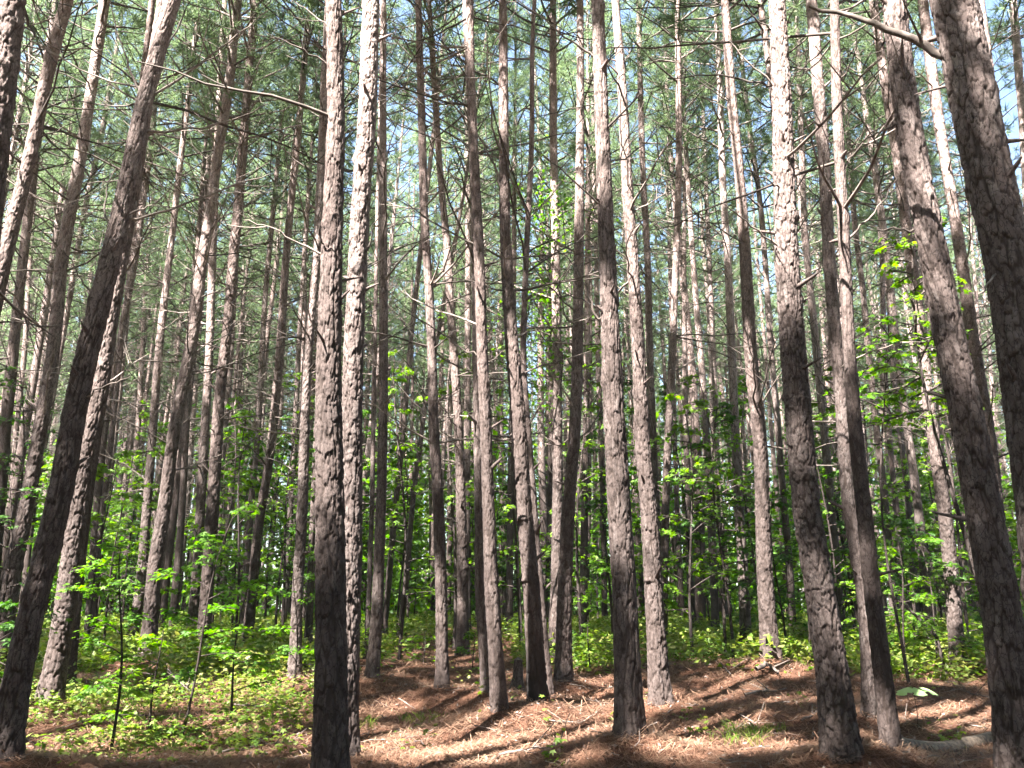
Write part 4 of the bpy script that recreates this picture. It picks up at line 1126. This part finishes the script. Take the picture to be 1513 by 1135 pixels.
# log at lower right
def log():
    pa = place(1332, 1132); pb = place(1475, 1098)
    a = np.array([*pa, 0]); b = np.array([*pb, 0])
    L_ = np.linalg.norm(b - a); d = (b - a) / L_
    Z = np.linspace(0, L_, 60); n = 26; th = np.arange(n) * 6.2832 / n
    TH, ZZ = np.meshgrid(th, Z)
    R = .062 - .012 * ZZ / L_ + .012 * vnoise(np.cos(TH) * 2 + 3, ZZ * 5, 3) + .006 * vnoise(np.cos(TH) * 6, ZZ * 3 + np.sin(TH) * 6, 4)
    s = np.array([-d[1], d[0], 0])
    V = d * ZZ[..., None] + R[..., None] * (np.cos(TH)[..., None] * s + np.sin(TH)[..., None] * np.array([0, 0, 1]))
    zz = gzz(a[0] + d[0] * Z, a[1] + d[1] * Z); V[..., 2] += (zz - zz[0])[:, None] + .035
    i = np.arange(59)[:, None]; j = np.arange(n)[None]; j2 = (j + 1) % n
    Fq = np.stack([i * n + j, i * n + j2, (i + 1) * n + j2, (i + 1) * n + j], -1).reshape(-1, 4)
    root = empty('fallen_log', (a[0], a[1], float(zz[0]))); tag(root, 'pale weathered log lying in the straw at lower right', 'log')
    link('trunk', mk_mesh('trunk', [(V.reshape(-1, 3), Fq, 0, True)], [M_LOG]), root)
    for e, k in ((0, 0), (1, 59)):
        Vc = V[k]; c = Vc.mean(0) + d * (.004 if e else -.004)
        ring2 = c + (Vc - c) * .5
        VV = np.concatenate([Vc, ring2, [c]]); F4 = np.array([[q, (q + 1) % n, n + (q + 1) % n, n + q] for q in range(n)]); F3 = np.array([[n + q, n + (q + 1) % n, 2 * n] for q in range(n)])
        link('cut_end', mk_mesh('cut_end', [(VV, F4, 0, False), (VV, F3, 0, False)], [M_DEAD]), root)

def mat_log():
    m, nt, out = new_mat('weathered_log'); L = nt.links.new
    tc = N(nt, 'ShaderNodeTexCoord')
    n1 = N(nt, 'ShaderNodeTexNoise', Scale=30.0, Detail=5.0); L(tc.outputs['Object'], n1.inputs['Vector'])
    r_ = ramp(nt, [(.3, (.045, .032, .025)), (.5, (.12, .088, .066)), (.75, (.22, .17, .13))]); L(n1.outputs[0], r_.inputs[0])
    bp = N(nt, 'ShaderNodeBump', Strength=.7, Distance=.006); L(n1.outputs[0], bp.inputs['Height'])
    p = N(nt, 'ShaderNodeBsdfPrincipled', Roughness=.9); L(r_.outputs[0], p.inputs['Base Color']); L(bp.outputs[0], p.inputs['Normal']); L(p.outputs[0], out.inputs[0]); return m
M_LOG = mat_log()
log()

# little stump
xs_, ys_ = place(765, 1028); zs_ = float(gzz(xs_, ys_))
Z = np.linspace(-.05, .36, 20); Rz = .045 + .03 * np.exp(-np.maximum(Z, 0) / .08); Pz = np.stack([.02 * Z, 0 * Z, Z], 1)
v, f, attr = bark_trunk(Z, Pz, Rz, .010, 0.0, 0, 77)
n = len(v) // 20; top = v[-n:]; c = top.mean(0) + np.array([0, 0, .03])
VT = np.concatenate([top, [c]]); FT = np.array([[q, (q + 1) % n, n] for q in range(n)])
root = empty('stump', (xs_, ys_, zs_)); tag(root, 'little broken stump in the straw left of the charred pine', 'stump')
link('trunk', mk_mesh('trunk', [(v, f, 0, True)], [M_BARK], attr), root); link('broken_top', mk_mesh('broken_top', [(VT, FT, 0, False)], [M_DEAD]), root)

# seedling with big pale leaves
def seedling():
    Yg = ground_hit(1358, 1090); p, _ = at(1358, 1090, Yg); zg = float(gzz(p[0], Yg))
    rr = np.random.default_rng(3)
    root = empty('seedling', (p[0], Yg, zg)); tag(root, 'lone seedling with three large pale leaves above the sunny straw at right', 'seedling')
    t = np.linspace(0, 1, 6); S = np.stack([.01 * np.sin(t * 4), 0 * t, .33 * t], 1)
    parts = [(*tube(S, .0035 * (1 - .5 * t), 6), 0, True)]
    for k, (ax, ay, l) in enumerate([(-.9, -.55, .05), (.0, -.9, .03), (.95, -.5, .05), (.3, .9, .05)]):
        d = np.array([ax, ay, .1]); d /= np.linalg.norm(d); e = S[-1] + d * l
        parts.append((*tube(np.array([S[-1], (S[-1] + e) / 2 + [0, 0, .008], e]), np.array([.0022, .002, .0015]), 5), 0, True))
        sd_ = np.cross(d, [0, 0, 1]); sd_ /= np.linalg.norm(sd_)
        q = np.linspace(0, 1, 9); wv = np.clip(np.sin(q * 3.1416), 0, 1) ** .65 * .062 * (1 + .30 * np.sin(q * 17 + k)) + .001; Ln = .15
        mid = e + d * (q * Ln)[:, None] - np.array([0, 0, 1]) * (q ** 2 * .075)[:, None]
        dn = np.array([0, 0, .022]) * (wv / .062)[:, None]
        Vv = np.concatenate([mid - sd_ * wv[:, None] - dn, mid, mid + sd_ * wv[:, None] - dn])
        Ff = np.array([[i, i + 1, 10 + i, 9 + i] for i in range(8)] + [[9 + i, 10 + i, 19 + i, 18 + i] for i in range(8)])
        link('leaf', mk_mesh('leaf', [(Vv, Ff, 0, True)], [M_PALE]), root)
    link('stem', mk_mesh('stem', parts, [M_STEM]), root)
M_PALE = mat_leaf('pale_leaf', [(.2, (.20, .34, .12)), (1.0, (.34, .50, .22))], .4, 6.0)
seedling()

# ------------------------------------------------------------------ faint summer haze in the wood
X0, X1, Y0, Y1, Z0, Z1 = -420, 420, -410, 430, -3.0, 32.0
hv = [(X0,Y0,Z0),(X1,Y0,Z0),(X1,Y1,Z0),(X0,Y1,Z0),(X0,Y0,Z1),(X1,Y0,Z1),(X1,Y1,Z1),(X0,Y1,Z1)]
hf = [(3,2,1,0),(4,5,6,7),(0,1,5,4),(1,2,6,5),(2,3,7,6),(3,0,4,7)]
m = bpy.data.materials.new('haze'); m.use_nodes = True; hn = m.node_tree; hn.nodes.clear()
ho = hn.nodes.new('ShaderNodeOutputMaterial'); hp = hn.nodes.new('ShaderNodeVolumePrincipled')
hp.inputs['Color'].default_value = (.92, .95, .95, 1); hp.inputs['Density'].default_value = .0006; hp.inputs['Anisotropy'].default_value = .2
hn.links.new(hp.outputs[0], ho.inputs['Volume'])
o = link('haze', mk_mesh('haze', [(np.array(hv, float), np.array(hf), 0, False)], [m])); tag(o, 'thin bright summer haze filling the wood', 'haze', kind='stuff')

# ------------------------------------------------------------------ light, sky, camera
w = bpy.data.worlds.new('World'); scene.world = w; w.use_nodes = True
nt = w.node_tree; bg = nt.nodes['Background']
sky = nt.nodes.new('ShaderNodeTexSky'); sky.sky_type = 'NISHITA'; sky.sun_disc = False
sky.sun_elevation = SUN_EL; sky.sun_rotation = math.atan2(SUN[0], SUN[1])
sky.air_density = 1.0; sky.dust_density = 1.6; sky.ozone_density = 1.0
nt.links.new(sky.outputs[0], bg.inputs['Color']); bg.inputs['Strength'].default_value = .05

sl = bpy.data.lights.new('sun', 'SUN'); sl.energy = 5.0; sl.angle = math.radians(.53); sl.color = (1.0, .95, .87)
so = bpy.data.objects.new('sun', sl); COL.objects.link(so)
so.rotation_euler = Vector(SUN).to_track_quat('Z', 'Y').to_euler(); so.location = tuple(SUN * 60)

cam = bpy.data.cameras.new('camera'); cam.sensor_width = 36; cam.lens = 36 * F / 1513; cam.clip_start = .05; cam.clip_end = 2000
co = bpy.data.objects.new('camera', cam); COL.objects.link(co)
co.location = (0, 0, CAMZ); co.rotation_euler = (math.radians(90) + PITCH, 0, 0)
scene.camera = co

scene.view_settings.view_transform = 'Standard'; scene.view_settings.look = 'None'
scene.view_settings.exposure = 3.62; scene.view_settings.gamma = 1.0
scene.render.engine = 'CYCLES'
scene.cycles.max_bounces = 5; scene.cycles.diffuse_bounces = 3; scene.cycles.transmission_bounces = 4; scene.cycles.glossy_bounces = 2
scene.cycles.use_denoising = True
scene.cycles.use_adaptive_sampling = True; scene.cycles.adaptive_threshold = .018
scene.cycles.sample_clamp_indirect = 8
